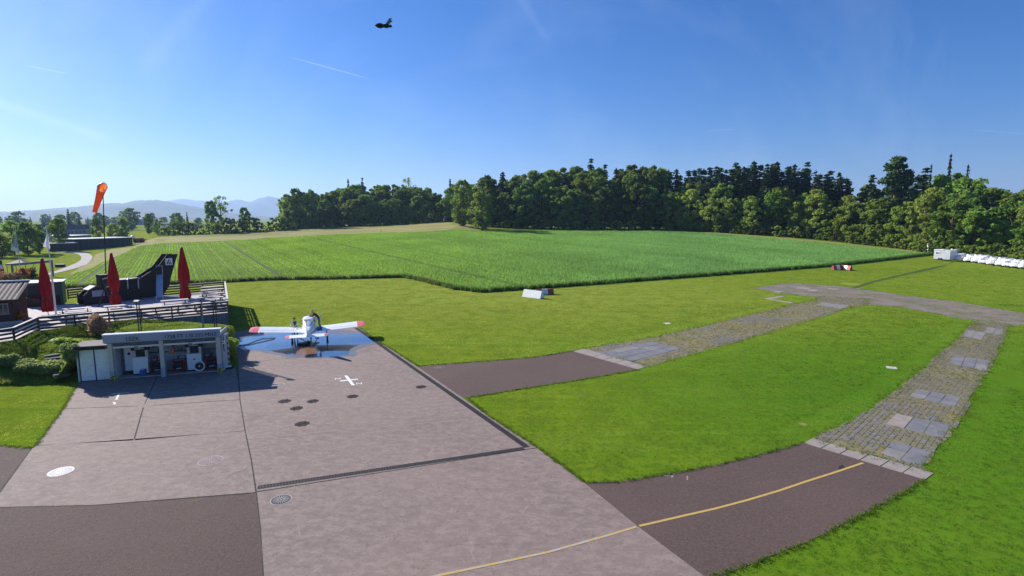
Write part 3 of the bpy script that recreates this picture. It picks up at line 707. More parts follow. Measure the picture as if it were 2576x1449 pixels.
o = sheet('gravel_path', tpix(PATH), .06, M('gravel_path')); struct(o, 'pale gravel path curving past the lawn')
TRACK = [(2140,724),(2200,706),(2260,692),(2330,676),(2375,667),(2396,658),(2398,660),(2378,669),(2335,680),(2265,695),(2205,709),(2150,726)]
o = sheet('grass_track', tpix(TRACK), .012, M('crop_soil')); struct(o, 'thin dark track across the far lawn')

# ---- crop plants in rows
rd = Vector((-.534, .845)).normalized(); rn = Vector((rd.y, -rd.x)); cpy = np.array(crop_poly)
ss = cpy @ np.array(rd); qq = cpy @ np.array(rn)
def crop_points(sp_row, sp_in, cond=None):
    A, B = np.meshgrid(np.arange(ss.min(), ss.max(), sp_in), np.arange(qq.min(), qq.max(), sp_row)); A = A.ravel(); B = B.ravel()
    A = A + rng.uniform(-.5, .5, A.shape)*sp_in
    x = A*rd.x + B*rn.x; y = A*rd.y + B*rn.y
    jit = np.interp(x/np.maximum(y, 1), [-.45, .1], [.05, .20])*sp_row
    B2 = B + rng.normal(0, 1, B.shape)*jit; x = A*rd.x + B2*rn.x; y = A*rd.y + B2*rn.y
    row = np.round((B-qq.min())/sp_row).astype(int)
    ok = inpoly(x, y, crop_poly) & (row % 41 != 5); return x[ok], y[ok], row[ok]
x, y, row = crop_points(.68, .38)
far = np.clip((y-110)/120, 0, 1)
right = np.clip((x/y+.45)/.75, 0, 1)
c_l = np.array([.300,.460,.040]); c_r = np.array([.240,.440,.115])
tint = c_l[None]*(1-right[:,None]) + c_r[None]*right[:,None]
tint = tint*(1+.13*vnoise(x, y, 14, 3)+.08*vnoise(x, y, 4, 4)+.13*np.random.default_rng(9).uniform(-1, 1, 4000)[row])[:,None] * rng.uniform(.85, 1.12, (len(x), 1))
mat('crop_leaf', (1,1,1), (.93,.95,.92), rough=.6, scale=2, attr='tint', spec=.05, transl=.45)
o = blades('crop_plants', np.stack([x, y, terr(x, y)+.02], 1), np.interp(right, [0, .35, 1], [.26, .38, .50]), .09, 7, np.interp(right, [0, .3, 1], [.17, .24, .36]), M('crop_leaf'), tint, 1.1)
tag(o, 'green crop growing in rows across the big field', 'crop', kind='stuff')
# thick weedy fringe on the near edge of the crop
E = [Vector(p) for p in tpix([(2345,641),(2247,653),(2097,670),(1910,684.7),(1750,697),(1610,707),(1500,716),(1400,723),(1300,730),(1210,736),(1144,728.5),(1080,712),(1017,698),(980,699),(827,703),(671,705),(560,711),(430,716),(300,722),(160,726)])]
P = []
for a, b in zip(E[:-1], E[1:]):
    n = int((b-a).length*16)
    for _ in range(n):
        q = a.lerp(b, random.random()) + Vector((random.gauss(0, .22), abs(random.gauss(.1, .30)))); P.append((q.x, q.y, tz(q.x, q.y)))
P = np.array(P); tt = np.tile([[.100,.175,.036]], (len(P), 1))*rng.uniform(.7, 1.25, (len(P), 1))
dry = (P[:,0] < -8) & (rng.uniform(0, 1, len(P)) < .28); tt[dry] = [.19,.155,.06]
o = blades('field_edge_weeds', P, np.full(len(P), .72), .10, 8, .2, M('crop_leaf'), tt, .45); tag(o, 'tall uneven weeds fringing the near edge of the crop', 'weeds', kind='stuff')

# ================================================================== terrace
ZD = 1.70
FR, FL, BL, BR = Vector((-25.3,46.9,0)), Vector((-35.4,39.2,0)), Vector((-42.8,52.0,0)), Vector((-33.6,62.0,0))
FL2 = Vector((-34.2,35.9,0)); FL3 = Vector((-37.5,31.5,0))
TERR_POLY = [tuple(p[:2]) for p in (FR, BR, BL, Vector((-52,50,0)), Vector((-66,44,0)), Vector((-60,31,0)), FL3, FL2, FL)]
tr = thing('terrace', 'raised terrace of the airfield restaurant with pale sunlit floor', None); tr['kind'] = 'structure'
MB().prism(inset(TERR_POLY, .06), .0, ZD-.05).build('retaining_wall', M('retaining'), tr)
MB().prism(TERR_POLY, ZD-.048, ZD).build('floor', M('terrace_floor'), tr)
pn = MB().box((0,0,0), (1.16, .04, 1.5)).mesh('wall_panel', M('retaining'))
for a, b in ((FL, FR), (FR, BR)):
    d = (b-a); n = Vector((d.y, -d.x, 0)).normalized(); k = int(d.length/1.2)
    for i in range(k):
        o = bpy.data.objects.new('wall_panel', pn); COL.objects.link(o); o.parent = tr
        q = a + d*((i+.5)/k) + n*(-.03); o.location = (q.x, q.y, .80); o.rotation_euler = (0,0,math.atan2(d.y, d.x))
# timber fences: posts and rails, bay by bay
def fence(label, pts, z0, h=1.02, bay=2.3, nr=4, name='timber_fence', outer=0, caps=True, z1=None):
    t = thing(name, label, 'fence', (0,0,0)); t['group'] = 'timber rail fences round the terrace'
    z1 = z0 if z1 is None else z1
    L_ = sum((Vector(b)-Vector(a)).length for a, b in zip(pts[:-1], pts[1:])); s = 0
    for a, b in zip(pts[:-1], pts[1:]):
        a = Vector(a); b = Vector(b); d = b-a; k = max(1, round(d.length/bay)); rz = math.atan2(d.y, d.x)
        zz = lambda f: z0 + (z1-z0)*(s+f*d.length)/L_
        for i in range(k+1):
            q = a+d*(i/k); z = zz(i/k); MB().box((q.x, q.y, z+h/2-.02), (.10, .10, h+.02), rz).build('post', M('wood_grey'), t)
        n = Vector((-d.y, d.x, 0)).normalized()*.07
        for i in range(k):
            p0, p1 = a+d*(i/k)+n, a+d*((i+1)/k)+n
            for j in range(nr):
                z = .12 + j*(h-.22)/(nr-1)+random.uniform(-.012, .012)
                MB().bar((p0.x, p0.y, zz(i/k)+z), (p1.x, p1.y, zz((i+1)/k)+z), .035, .15).build('rail', M('wood_grey'), t)
            if caps:
                MB().bar((p0.x-n.x, p0.y-n.y, zz(i/k)+h+.005), (p1.x-n.x, p1.y-n.y, zz((i+1)/k)+h+.005), .17, .035).build('top_rail', M('wood_pale'), t)  # paler wood puts the sunlit top of the fence into the colour
        s += d.length
    return t
U = lambda v: (v.x, v.y, 0)
def inn(a, b, f): return U(a.lerp(b, f))
fence('long grey timber fence along the front of the terrace above the fuel station', [U(FL), U(FR)], ZD)
fence('timber fence running down the right end of the terrace toward the crop', [inn(FR, BR, .012), inn(FR, BR, .99)], ZD)
fence('timber fence along the back of the terrace before the crop', [inn(BR, BL, .01), U(BL)], ZD)
fence('timber fence slanting down the bank at the left edge', [inn(FL, FL2, .02), U(FL2), U(FL3)], ZD, z1=ZD-.35)
fence('short timber fence between the dark play aeroplane and the green shed', [tuple(G(210,748,ZD)[:2])+(0,), tuple(G(172,752,ZD)[:2])+(0,)], ZD, bay=1.2)

# ---- grass bank below the terrace
bank_front = [FL3+Vector((1.2,-1.5,0)), FL2, FL, FR]
ST_O = G(285.7, 957.5); ST_B = G(553.8, 937); sx = (ST_B-ST_O).normalized(); sy = Vector((-sx.y, sx.x, 0)); SW = (ST_B-ST_O).length; SRZ = math.atan2(sx.y, sx.x)
def stl(x, y, z=0): q = ST_O + sx*x + sy*y; return Vector((q.x, q.y, z))
BANK = [tuple(G(*p)[:2]) for p in ((-140,990),(0,970),(100,968),(190,962),(205,945))] + [tuple(stl(-2.0, 2.5)[:2]), tuple(stl(SW+.4, 2.5)[:2]), tuple(stl(SW+.9, 1.0)[:2]), tuple(G(590,868)[:2]), tuple(G(583,848)[:2])]
BANK += [tuple(p[:2]) for p in (FR, FL, FL2, FL3)]
def dist_seg(x, y, a, b):
    d = np.array([b[0]-a[0], b[1]-a[1]]); t = np.clip(((x-a[0])*d[0]+(y-a[1])*d[1])/(d@d), 0, 1)
    return np.hypot(x-a[0]-t*d[0], y-a[1]-t*d[1])
BTOE = BANK[:10]; BTOP = [tuple(p[:2]) for p in (FR, FL, FL2, FL3)]
def bank_z(x, y):
    dt = np.min([dist_seg(x, y, a, b) for a, b in zip(BTOE[:-1], BTOE[1:])], 0); dp = np.min([dist_seg(x, y, a, b) for a, b in zip(BTOP[:-1], BTOP[1:])], 0)
    f = dt/(dt+dp+1e-6); st_ = np.clip(dt/1.15, 0, 1); lft = np.clip((-4.0-((x-ST_O.x)*sx.x+(y-ST_O.y)*sx.y))/2.5+1, 0, 1); f = (.68*st_*st_*(3-2*st_) + .32*f)*(1-lft) + f*lft
    # behind the station the bank is held by its back wall
    lx = (x-ST_O.x)*sx.x+(y-ST_O.y)*sx.y
    held = np.clip((lx+3.2)/.8, 0, 1)*np.clip((SW+1.0-lx)/2.0, 0, 1)
    f = np.maximum(f, held*(.80+.20*f)) 
    fade = np.clip((np.hypot(x-FR.x, y-FR.y)-.2)/5.0, 0, 1)
    return (ZD-.05)*f*fade
bm = bmesh.new(); vs = [bm.verts.new((p[0], p[1], 0)) for p in BANK]; bm.faces.new(vs); bmesh.ops.triangulate(bm, faces=bm.faces[:])
for axx, lo, hi in ((0, -42, -19), (1, 26, 50)):
    k = lo
    while k < hi:
        co = [0,0,0]; no = [0,0,0]; co[axx] = k; no[axx] = 1
        bmesh.ops.bisect_plane(bm, geom=bm.verts[:]+bm.edges[:]+bm.faces[:], plane_co=co, plane_no=no); k += .45
for v in bm.verts: v.co.z = float(bank_z(np.array([v.co.x]), np.array([v.co.y]))[0]) + .02
bmesh.ops.recalc_face_normals(bm, faces=bm.faces)
me = bpy.data.meshes.new('grass_bank'); bm.to_mesh(me); bm.free()
if sum(p.normal.z for p in me.polygons) < 0: me.flip_normals()
me.materials.append(M('lawn')); o = bpy.data.objects.new('grass_bank', me); COL.objects.link(o); struct(o, 'rough grass bank between terrace and fuel station')
def zbank(x, y): return float(bank_z(np.array([x]), np.array([y]))[0])
def onbank(u, v):
    lo = None
    d = ray(u, v)
    for Y in np.arange(25, 60, .1):
        t = Y/d.y; x = d.x*t; z = HC+d.z*t
        h = zbank(x, Y) if bool(inpoly(np.array([x]), np.array([Y]), BANK)[0]) else 0
        if z <= h: return Vector((x, Y, h))
    return G(u, v)
# long grass on the bank
n = 15000; x = rng.uniform(-38, -19, n*3); y = rng.uniform(27, 48, n*3); ok = inpoly(x, y, BANK); x, y = x[ok], y[ok]
tt = np.tile([[.225,.305,.045]], (len(x), 1))*rng.uniform(.65, 1.25, (len(x), 1)); tt[rng.uniform(0, 1, len(x)) < .12] = [.34,.31,.11]
ln = .10+.22*np.clip(np.sin(x*1.3+1)*np.cos(y*1.1)+.35, 0, 1)
o = blades('bank_grass', np.stack([x, y, bank_z(x, y)+.01], 1), ln, .035, 7, .12, M('lawn_blade'), tt, .7); tag(o, 'long unmown grass on the bank below the terrace', 'grass', kind='stuff')

# ================================================================== fuel station
st = thing('fuel_station', 'open-fronted aviation fuel station with lettered fascia and white-doored store', 'fuel station', tuple(ST_O), SRZ)
H0 = 2.42; DP = 1.55
MB().bb(-.1, SW+.25, DP, DP+.2, 0, 2.30).build('back_wall', M('retaining'), st)
bk = MB().box((0,0,0), (.46, .05, .17)).mesh('brick', M('block'))
nb = int((SW+.1)/.48)
for r_ in range(12):
    for i in range(nb+1):
        xx = -.02 + i*.48 + (.24 if r_ % 2 else 0)
        if xx > SW+.15: continue
        o = bpy.data.objects.new('brick', bk); COL.objects.link(o); o.parent = st; o.location = (xx+.05, DP-.02+random.uniform(-.004, .006), .12+r_*.185)
MB().bb(-.10, .10, .35, DP, 0, H0).build('side_wall', M('block'), st)
MB().bb(SW-.0, SW+.2, .25, DP, 0, H0).build('side_wall', M('block'), st)
for i, xx in enumerate((0.0, SW*.462, SW)):
    p = MB().bb(xx-.11, xx+.11, -.11, .11, .62, H0).build('pillar', M('tan_panel'), st)
    if i == 1: MB().bb(xx-.12, xx+.12, -.12, .12, 0, .62).build('pillar_foot', M('fascia'), p)
    else:
        MB().bb(xx-.112, xx+.112, -.112, .112, .34, .62).build('pillar_foot', M('fascia'), p)
        MB().bb(xx-.12, xx+.12, -.12, .12, .0, .34).build('bumper', M('yellow'), p)
        for k in range(2): MB().box((xx, -.125, .09+.16*k), (.22, .012, .07), 0, 0, R(-35)).build('stripe', M('dark'), p)
MB().bb(-.20, SW+.20, -.235, DP+.3, H0-.02, H0+.07).build('roof', M('roof_gravel'), st)
MB().bb(-.28, SW+.25, -.33, .10, H0+.505, H0+.565).build('coping', M('white_metal'), st)
for k_ in (0, 1): MB().bb((-.25, SW+.16)[k_], (-.19, SW+.22)[k_], -.235, DP+.2, H0+.075, H0+.30).build('parapet', M('fascia'), st)
fa = MB().bb(-.25, SW+.22, -.30, -.24, H0+.02, H0+.50).build('fascia', M('fascia'), st)
for k in (0, 1):
    x0, x1 = ((.13, SW*.462-.13), (SW*.462+.13, SW-.13))[k]
    rs = MB()
    for j in range(4): rs.tube([(x0, .12, H0-.02-.07*j), (x1, .12, H0-.02-.07*j)], .045, 8)
    r = rs.build('roller_shutter', M('steel_dull'), st); MB().bb(x0-.03, x1+.03, .02, .10, H0-.40, H0-.29).build('bottom_bar', M('white_metal'), r)
    MB().bb((x0+x1)/2-.12, (x0+x1)/2+.12, .0, .02, H0-.37, H0-.33).build('grip', M('dark'), r)
for txt, xx in (('LSZK', .95), ('1758 FT', SW*.505), ('120.355 MHZ', SW*.70)):
    me = text_mesh(txt, .34, .006); me.materials.append(M('lettering')); o = bpy.data.objects.new('lettering', me); COL.objects.link(o); o.parent = st
    o.location = (xx, -.312, H0+.10); o.rotation_euler = (R(90), 0, 0); o.scale = (.95, 1, 1)
MB().bb(-.1, SW+.2, .25, DP, 0, .08).build('plinth', M('concrete_pale'), st)
# store with two white doors
MB().bb(-1.80, -.14, .30, DP, 0, 2.12).build('store_wall', M('dark'), st)
MB().bb(-2.10, -.24, .02, DP+.25, 2.14, 2.27).build('store_roof', M('roof_gravel'), st)
MB().bb(-2.12, -.26, -.02, .02, 2.03, 2.24).build('roof_edge', M('wood_dark'), st)
MB().bb(-1.90, -1.82, .22, DP, 0, 2.0).build('corner_post', M('block'), st)
for k in (0, 1):
    x0 = -1.74+k*.80
    dr = MB().bb(x0, x0+.72, .25, .295, .06, 2.0).build('door', M('white_metal'), st)
    MB().box((x0+.06 if k else x0+.64, .22, 1.02), (.12, .03, .03)).build('handle', M('steel'), dr)
# shelves, screens and signs on the wall
for (x0, x1) in ((1.55, SW*.44), (SW*.49, 3.95), (4.75, SW-.1)): MB().bb(x0, x1, DP-.28, DP-.05, 1.28, 1.32).build('shelf', M('steel_dull'), st)
for xx, zz, w in ((1.9, 1.75, .30), (2.25, 1.42, .34), (3.35, 1.45, .32), (5.25, 1.62, .36), (4.95, 1.95, .26)):
    MB().bb(xx-w/2, xx+w/2, DP-.12, DP-.05, zz-.14, zz+.14).build('wall_box', M(random.choice(('dark','tan_panel','steel_dull'))), st)
# things standing in the station
def sto(name, label, cat, x, y, z=.08, rz=0, group=None):
    q = stl(x, min(y*.72, DP-.30), z); return thing(name, label, cat, tuple(q), SRZ+rz, group)
t = sto('cabinet', 'tall white cabinet with a round badge at the left of the fuel bay', 'cabinet', .62, 1.55)
MB().bb(-.26, .26, -.15, .15, .25, 1.95).build('body', M('white_metal'), t); MB().bb(-.30, .30, -.12, .16, 0, .25).build('base', M('dark'), t)
MB().tube([(0,-.155,1.35),(0,-.165,1.35)], .09, 16).build('badge', M('lettering'), t); MB().bb(-.2, .2, -.158, -.15, 1.72, 1.80).build('stripe', M('steel_dull'), t)
def pump(label, x, bucket):
    t = sto('fuel_pump', label, 'fuel pump', x, 1.15, group='white fuel pumps')
    MB().bb(-.42, .42, -.24, .24, .10, 1.16).build('body', M('white_metal'), t)
    MB().bb(-.40, .40, -.22, .22, 0, .10).build('base', M('dark'), t)
    for s in (-1, 1): MB().bb(s*.34-.075, s*.34+.075, -.12, .16, 1.16, 1.60).build('post', M('tan_panel'), t)
    MB().bb(-.265, .265, -.02, .14, 1.17, 1.58).build('back_panel', M('dark'), t)
    hd = MB().bb(-.46, .46, -.22, .2, 1.60, 1.98).build('display_head', M('dark'), t)
    MB().bb(-.27, .27, -.235, -.225, 1.68, 1.90).build('screen', M('tan_panel'), hd)
    for s in (-1, 1): MB().bb(s*.17-.1, s*.17+.1, -.245, -.237, 1.72, 1.86).build('digits', M('steel_dull'), hd)
    MB().tube([(.45,-.05,1.0),(.60,-.08,1.1),(.62,-.1,.7),(.56,-.1,.3),(.62,-.12,.18)], .022, 6).build('hose', M('rubber'), t)
    if bucket: MB().tube([(0,-.245,.80),(0,-.25,.80)], .06, 14).build('badge', M('lettering'), t)
    return t
pump('white fuel pump with a blue can leaning at its foot', 1.32, 0)
pump('white fuel pump with round dark badge and hose reel beside it', SW*.462+1.62, 1)
def cart(label, x):
    t = sto('hose_cart', label, 'hose cart', x, .80, group='red hose carts')
    for s in (-1, 1):
        MB().tube([(s*.33,-.2,.05),(s*.33,-.2,.82),(s*.33,.22,.82),(s*.33,.22,.05),(s*.33,-.2,.05)], .028, 6).build('side_frame', M('red_cart'), t)
    for y_, z_ in ((-.2,.82),(.22,.82),(-.2,.10),(.22,.10)): MB().tube([(-.33,y_,z_),(.33,y_,z_)], .025, 6).build('crossbar', M('red_cart'), t)
    d = MB().tube([(-.25,0,.46),(.25,0,.46)], .25, 16).build('hose_drum', M('rubber'), t)
    for s in (-1, 1): MB().tube([(s*.25,0,.46),(s*.275,0,.46)], .31, 18).build('flange', M('red_cart'), d)
    MB().tube([(-.1,-.26,.30),(.18,-.27,.33)], .035, 8).build('nozzle', M('steel'), t)
    MB().tube([(0,.05,.82),(0,.05,1.02),(.08,.0,1.10)], .03, 8).build('filter', M('dark'), t)
    return t
cart('red hose cart between the first pump and the middle pillar', 2.25)
cart('red hose cart just right of the middle pillar', SW*.462+.72)
cart('red hose cart at the right end of the fuel bay', SW*.462+2.62)
t = sto('hose_reel', 'white-rimmed hose wheel leaning on the right fuel pump', 'hose reel', SW*.462+1.92, .62)
MB().tube([(.30*math.cos(a), .0, .34+.30*math.sin(a)) for a in np.linspace(0, 2*math.pi, 25)], .05, 8, cap=False).build('rim', M('white_metal'), t, True)
MB().tube([(0,-.03,.34),(0,.06,.34)], .25, 18).build('disc', M('dark'), t); MB().tube([(0,-.05,.34),(0,.08,.34)], .05, 10).build('hub', M('white_metal'), t)
MB().bb(-.2, .2, .02, .20, 0, .12).build('stand', M('steel_dull'), t)
t = sto('fuel_can', 'blue can at the foot of the left fuel pump', 'can', 1.45, .68)
MB().bb(-.16, .16, -.1, .1, 0, .32).build('body', M('blue_plastic'), t); MB().tube([(-.1,0,.32),(-.1,0,.40),(.1,0,.40),(.1,0,.32)], .02, 6).build('handle', M('blue_plastic'), t); MB().tube([(.12,0,.32),(.2,0,.42)], .025, 6).build('spout', M('dark'), t)
t = sto('fire_extinguisher', 'red fire extinguisher hanging in the fuel bay beside the middle pillar', 'extinguisher', SW*.462+.35, DP-.22, 1.25)
MB().tube([(0,0,0),(0,0,.42),(0,0,.5)], [.09,.09,.03], 12).build('cylinder', M('red_gloss'), t, True); MB().bb(-.06, .06, -.02, .02, .50, .56).build('valve', M('dark'), t); MB().tube([(.04,-.03,.52),(.14,-.06,.40),(.12,-.06,.1)], .015, 6).build('hose', M('rubber'), t)
t = sto('filter_unit', 'grey pipe and filter unit between the pumps', 'filter unit', SW*.462+2.25, 1.55)
MB().tube([(0,0,.0),(0,0,.9)], .14, 12).build('vessel', M('steel_dull'), t, True); MB().tube([(0,0,.9),(0,0,1.15),(.2,0,1.15)], .05, 8).build('pipe', M('steel_dull'), t); MB().tube([(0,0,.9),(0,0,.97)], .2, 14).build('lid', M('steel'), t)
t = sto('filter_unit', 'grey pipe and filter unit left of the first red cart', 'filter unit', 1.92, 1.55)
MB().tube([(0,0,.0),(0,0,.8)], .13, 12).build('vessel', M('steel_dull'), t, True); MB().tube([(0,0,.8),(0,0,1.05),(.2,0,1.05)], .05, 8).build('pipe', M('red_cart'), t); MB().tube([(0,0,.8),(0,0,.87)], .18, 14).build('lid', M('steel'), t)
# cradle and lamp at the right corner
t = sto('hose_hook', 'white hose hook with insulator rings at the right corner post', 'hook', SW+.33, -.05, 1.4)
MB().tube([(0,0,0),(0,0,1.1)], .03, 8).build('post', M('dark'), t)
for k in range(2): MB().tube([(0,0,.52+k*.14),(0,0,.59+k*.14)], .10, 12).build('ring', M('white_metal'), t)
MB().tube([(0,0,1.0),(.15,-.05,1.12),(.35,-.1,1.22)], [.03,.07,.03], 8).build('lamp_head', M('white_metal'), t)
q = G(566, 927); t = thing('rubber_mat', 'flat dark pile with pale sheet beside the right corner of the fuel station', 'pile', (q.x, q.y, .016), SRZ)
MB().bb(-.5, .5, -.3, .3, 0, .08).build('mat', M('rubber'), t); MB().box((.05, 0, .11), (.7, .4, .03), .2).build('sheet', M('white_metal'), t)
# masts behind the station
def mast(label, u, v_top, Y, h2=0, head=True):
    q = at(u, v_top, Y); t = thing('lamp_mast', label, 'lamp mast', (q.x, q.y, zbank(q.x, q.y)))
    hh = q.z - zbank(q.x, q.y)
    for s in (-1, 1): MB().tube([(s*.085,0,0),(s*.085,0,hh)], .035, 8).build('pole', M('dark'), t)
    for k in range(4): MB().bar((-.085,0,hh*(.2+.22*k)), (.085,0,hh*(.2+.22*k)), .03, .03).build('rung', M('dark'), t)
    if head: MB().box((0,-.08,hh+.04), (.34,.2,.16), 0, R(25)).build('floodlight', M('steel_dull'), t)
mast('dark double-pole mast rising behind the right end of the fuel station', 538, 757, 37.0)
mast('dark double-pole mast behind the middle of the fuel station', 346, 760, 36.6)
q = at(506, 752, 37.6); t = thing('vent_pipe', 'single grey vent pipe behind the right half of the fuel station', 'pipe', (q.x, q.y, zbank(q.x, q.y)))
hh = q.z-zbank(q.x, q.y); MB().tube([(0,0,0),(0,0,hh)], .05, 8).build('pipe', M('steel_dull'), t); MB().tube([(0,0,hh),(0,0,hh+.1)], [.09,.03], 8).build('cap', M('steel_dull'), t)
# air hose of the wash place
pts = [at(561, 845, 35.2), G(572,858), G(590,868), G(620,870), G(655,862), G(690,854), G(693,851), G(660,853), G(625,866), G(600,872)]
b = MB().tube([tuple(p[:2])+((p.z if i == 0 else .05),) for i, p in enumerate(pts)], .022, 6); tag(b.build('wash_hose', M('rubber')), 'thin dark hose looping across the wet concrete', 'hose')
# concrete stair in the bank
a, b_ = G(158, 962), onbank(128, 893); t = thing('bank_stair', 'narrow stair climbing the bank left of the fuel station', 'stair', (0,0,0))
k = 9; dr_ = (b_-a); dr_.z = 0; w_ = Vector((-dr_.y, dr_.x, 0)).normalized()
for i in range(k):
    q = a + dr_*((i+.5)/k); zz = zbank(q.x, q.y)+.11
    MB().box((q.x, q.y, zz-.10), (dr_.length/k*.8, .75, .20), math.atan2(dr_.y, dr_.x)).build('step', M('step'), t)

# ================================================================== on the terrace
def P_(u, v, z=ZD): return G(u, v, z)
def rz_of(a, b): return math.atan2(b.y-a.y, b.x-a.x)
RZF = rz_of(FL, FR); RZB = rz_of(BL, BR)
# wooden hut
c0 = P_(40, 815); e = (FL-BL).normalized(); dep = -e; wid = Vector((-.90, -.43, 0)).normalized()
t = thing('wooden_hut', 'red-brown wooden hut with corrugated roof at the left edge', 'hut', tuple(c0))
def hp(x, y, z): return tuple(wid*x + dep*y + Vector((0,0,z)))
HW, HD, HE, HR = 6.5, 3.6, 2.05, 3.05
MB().add([hp(0,0,0),hp(HW,0,0),hp(HW,0,HE),hp(0,0,HE)],[(0,1,2,3)]).build('front_wall', M('wood_red'), t)
MB().add([hp(0,0,0),hp(0,HD,0),hp(0,HD,HE+.5),hp(0,HD*.9,HR-.05),hp(0,0,HE)],[(0,1,2,3,4)]).build('gable_wall', M('wood_red'), t)
for k in range(9): MB().bar(hp(-.015,.2+k*.4,0), hp(-.015,.2+k*.4,HE+.08*k), .02, .05).build('board_batten', M('wood_red'), t)
MB().add([hp(0,HD,0),hp(HW,HD,0),hp(HW,HD,HR-.2),hp(0,HD,HR-.2)],[(0,1,2,3)]).build('back_wall', M('wood_red'), t)
rf = MB()
NW = 44
for i in range(NW):
    x0 = -.35+(HW+.4)*i/NW; x1 = -.35+(HW+.4)*(i+1)/NW; h0 = .035*(i % 2); h1 = .035*((i+1) % 2)
    rf.add([hp(x0,-.35,HE-.08+h0),hp(x1,-.35,HE-.08+h1),hp(x1,HD+.1,HR+h1),hp(x0,HD+.1,HR+h0)],[(0,1,2,3)])
ro = rf.build('roof', M('roof_tile'), t)
MB().bar(hp(-.36,HD+.1,HR+.06), hp(HW,HD+.1,HR+.06), .16, .10).build('ridge_cap', M('white_metal'), ro)
MB().bar(hp(-.36,-.36,HE-.10), hp(HW,-.36,HE-.10), .05, .14).build('eaves_board', M('wood_dark'), ro)
wd = MB().add([hp(.35,-.02,.85),hp(1.5,-.02,.85),hp(1.5,-.02,1.65),hp(.35,-.02,1.65)],[(0,1,2,3)]).build('window', M('glass_dark'), t)
for k in range(5): MB().bar(hp(.35+k*.2875,-.03,.85), hp(.35+k*.2875,-.03,1.65), .03, .03).build('glazing_bar', M('white_worn'), wd)
for z_ in (.85, 1.65): MB().bar(hp(.3,-.035,z_), hp(1.55,-.035,z_), .05, .05).build('window_rail', M('white_worn'), wd)
# bar front and green shed beside the hut
c1 = P_(161, 766); a1 = P_(88, 771)
t = thing('green_shed', 'dark green metal shed with pale overhanging roof behind the left umbrella', 'shed', tuple(c1))
ex = (Vector((a1.x, a1.y, 0))-Vector((c1.x, c1.y, 0))); wl = ex.length; ex.normalize(); ey = Vector((ex.y, -ex.x, 0)); ey = ey if ey.y > 0 else -ey
def sp_(x, y, z): return tuple(ex*x + ey*y + Vector((0,0,z)))
def quadbox(b, x0, x1, y0, y1, z0, z1):
    return b.add([sp_(x0,y0,z0),sp_(x1,y0,z0),sp_(x1,y1,z0),sp_(x0,y1,z0),sp_(x0,y0,z1),sp_(x1,y0,z1),sp_(x1,y1,z1),sp_(x0,y1,z1)],[(0,1,2,3),(4,5,6,7),(0,1,5,4),(1,2,6,5),(2,3,7,6),(3,0,4,7)])
quadbox(MB(), 0, wl+.6, 0, 2.2, 0, 2.22).build('wall', M('green_metal'), t)
quadbox(MB(), -.15, wl+.7, -.35, 2.4, 2.24, 2.30).build('roof', M('far_roof'), t)
quadbox(MB(), wl*.45, wl+.4, -.03, 0, .9, 2.0).build('hatch_opening', M('dark'), t)
quadbox(MB(), wl*.1, wl*.38, -.04, -.01, .15, .95).build('slatted_panel', M('wood_dark'), t)
quadbox(MB(), wl*.5, wl+.6, -.5, 0, .85, .92).build('counter', M('wood_dark'), t)
quadbox(MB(), wl*.5, wl+.6, -.42, -.36, 0, .85).build('counter_front', M('wood_dark'), t)
s0 = P_(97, 768.5); t = thing('round_sign', 'round pale sign with dark ring on a post beside the hut', 'sign', (s0.x, s0.y, ZD))
t.rotation_euler = (0,0,RZF)
MB().tube([(0,0,0),(0,0,2.1)], .04, 8).build('post', M('dark'), t)
d_ = MB().tube([(0,-.05,1.95),(0,.05,1.95)], .36, 24).build('disc', M('white_worn'), t)
MB().tube([(0,-.056,1.95),(0,-.052,1.95)], .30, 24).build('face', M('lettering'), d_); MB().bb(-.2,.2,-.068,-.06,1.9,2.02).build('lettering_bar', M('white_worn'), d_)
MB().bb(-.24, .24, -.05, 0, 1.28, 1.48).build('small_board', M('white_worn'), t)
MB().bb(.34, .56, -.04, 0, .85, 1.5).build('orange_board', M('wood_pale'), t)
t = thing('flower_trough', 'red geranium trough hanging on the shed counter', 'flower trough', tuple(P_(104, 776, ZD)+Vector((0,0,.55))), RZF)
MB().bb(-.5, .5, -.1, .1, 0, .2).build('trough', M('dark'), t)
b = MB()
for _ in range(60): b.ball((random.uniform(-.5,.5), random.uniform(-.14,.14), .22+random.uniform(0,.22)), .05, 5, 4)
b.build('flowers', M('fabric_red'), t)

# closed umbrellas
def umbrella(label, u, vb, vt):
    q = P_(u, vb); h = zat(vt, q.y)-ZD
    t = thing('closed_umbrella', label, 'umbrella', tuple(q), random.uniform(0, 1), 'tall closed red umbrellas')
    MB().bb(-.35, .35, -.35, .35, 0, .10).build('foot', M('concrete_pale'), t)
    MB().tube([(0,0,.1),(0,0,h-.05)], .035, 10).build('pole', M('white_metal'), t)
    n, rings = 32, []
    prof = [(.08,.27,.42),(.15,.34,.36),(.24,.29,.28),(.30,.21,.10),(.34,.27,.2),(.45,.36,.26),(.58,.34,.26),(.75,.25,.22),(.90,.155,.12),(.975,.105,.02),(1,.085,0)]
    for f, r, w in prof:
        rings.append([(r*(1+w*math.cos(6*a))*math.cos(a)*h/4.9, r*(1+w*math.cos(6*a))*math.sin(a)*h/4.9, h*f) for a in [2*math.pi*j/n for j in range(n)]])
    cn = MB().loft(rings).build('canopy', M('fabric_red'), t, True)
    MB().tube([(.25*h/4.9*math.cos(a), .25*h/4.9*math.sin(a), h*.30) for a in np.linspace(0, 2*math.pi, 17)], .035, 6, cap=False).build('strap', M('fabric_red'), cn)
    MB().tube([(0,0,h),(0,0,h+.04)], [.11,.04], 12).build('cap', M('wood_pale'), t)
umbrella('closed red umbrella by the hut and flagpole', 122, 795, 650)
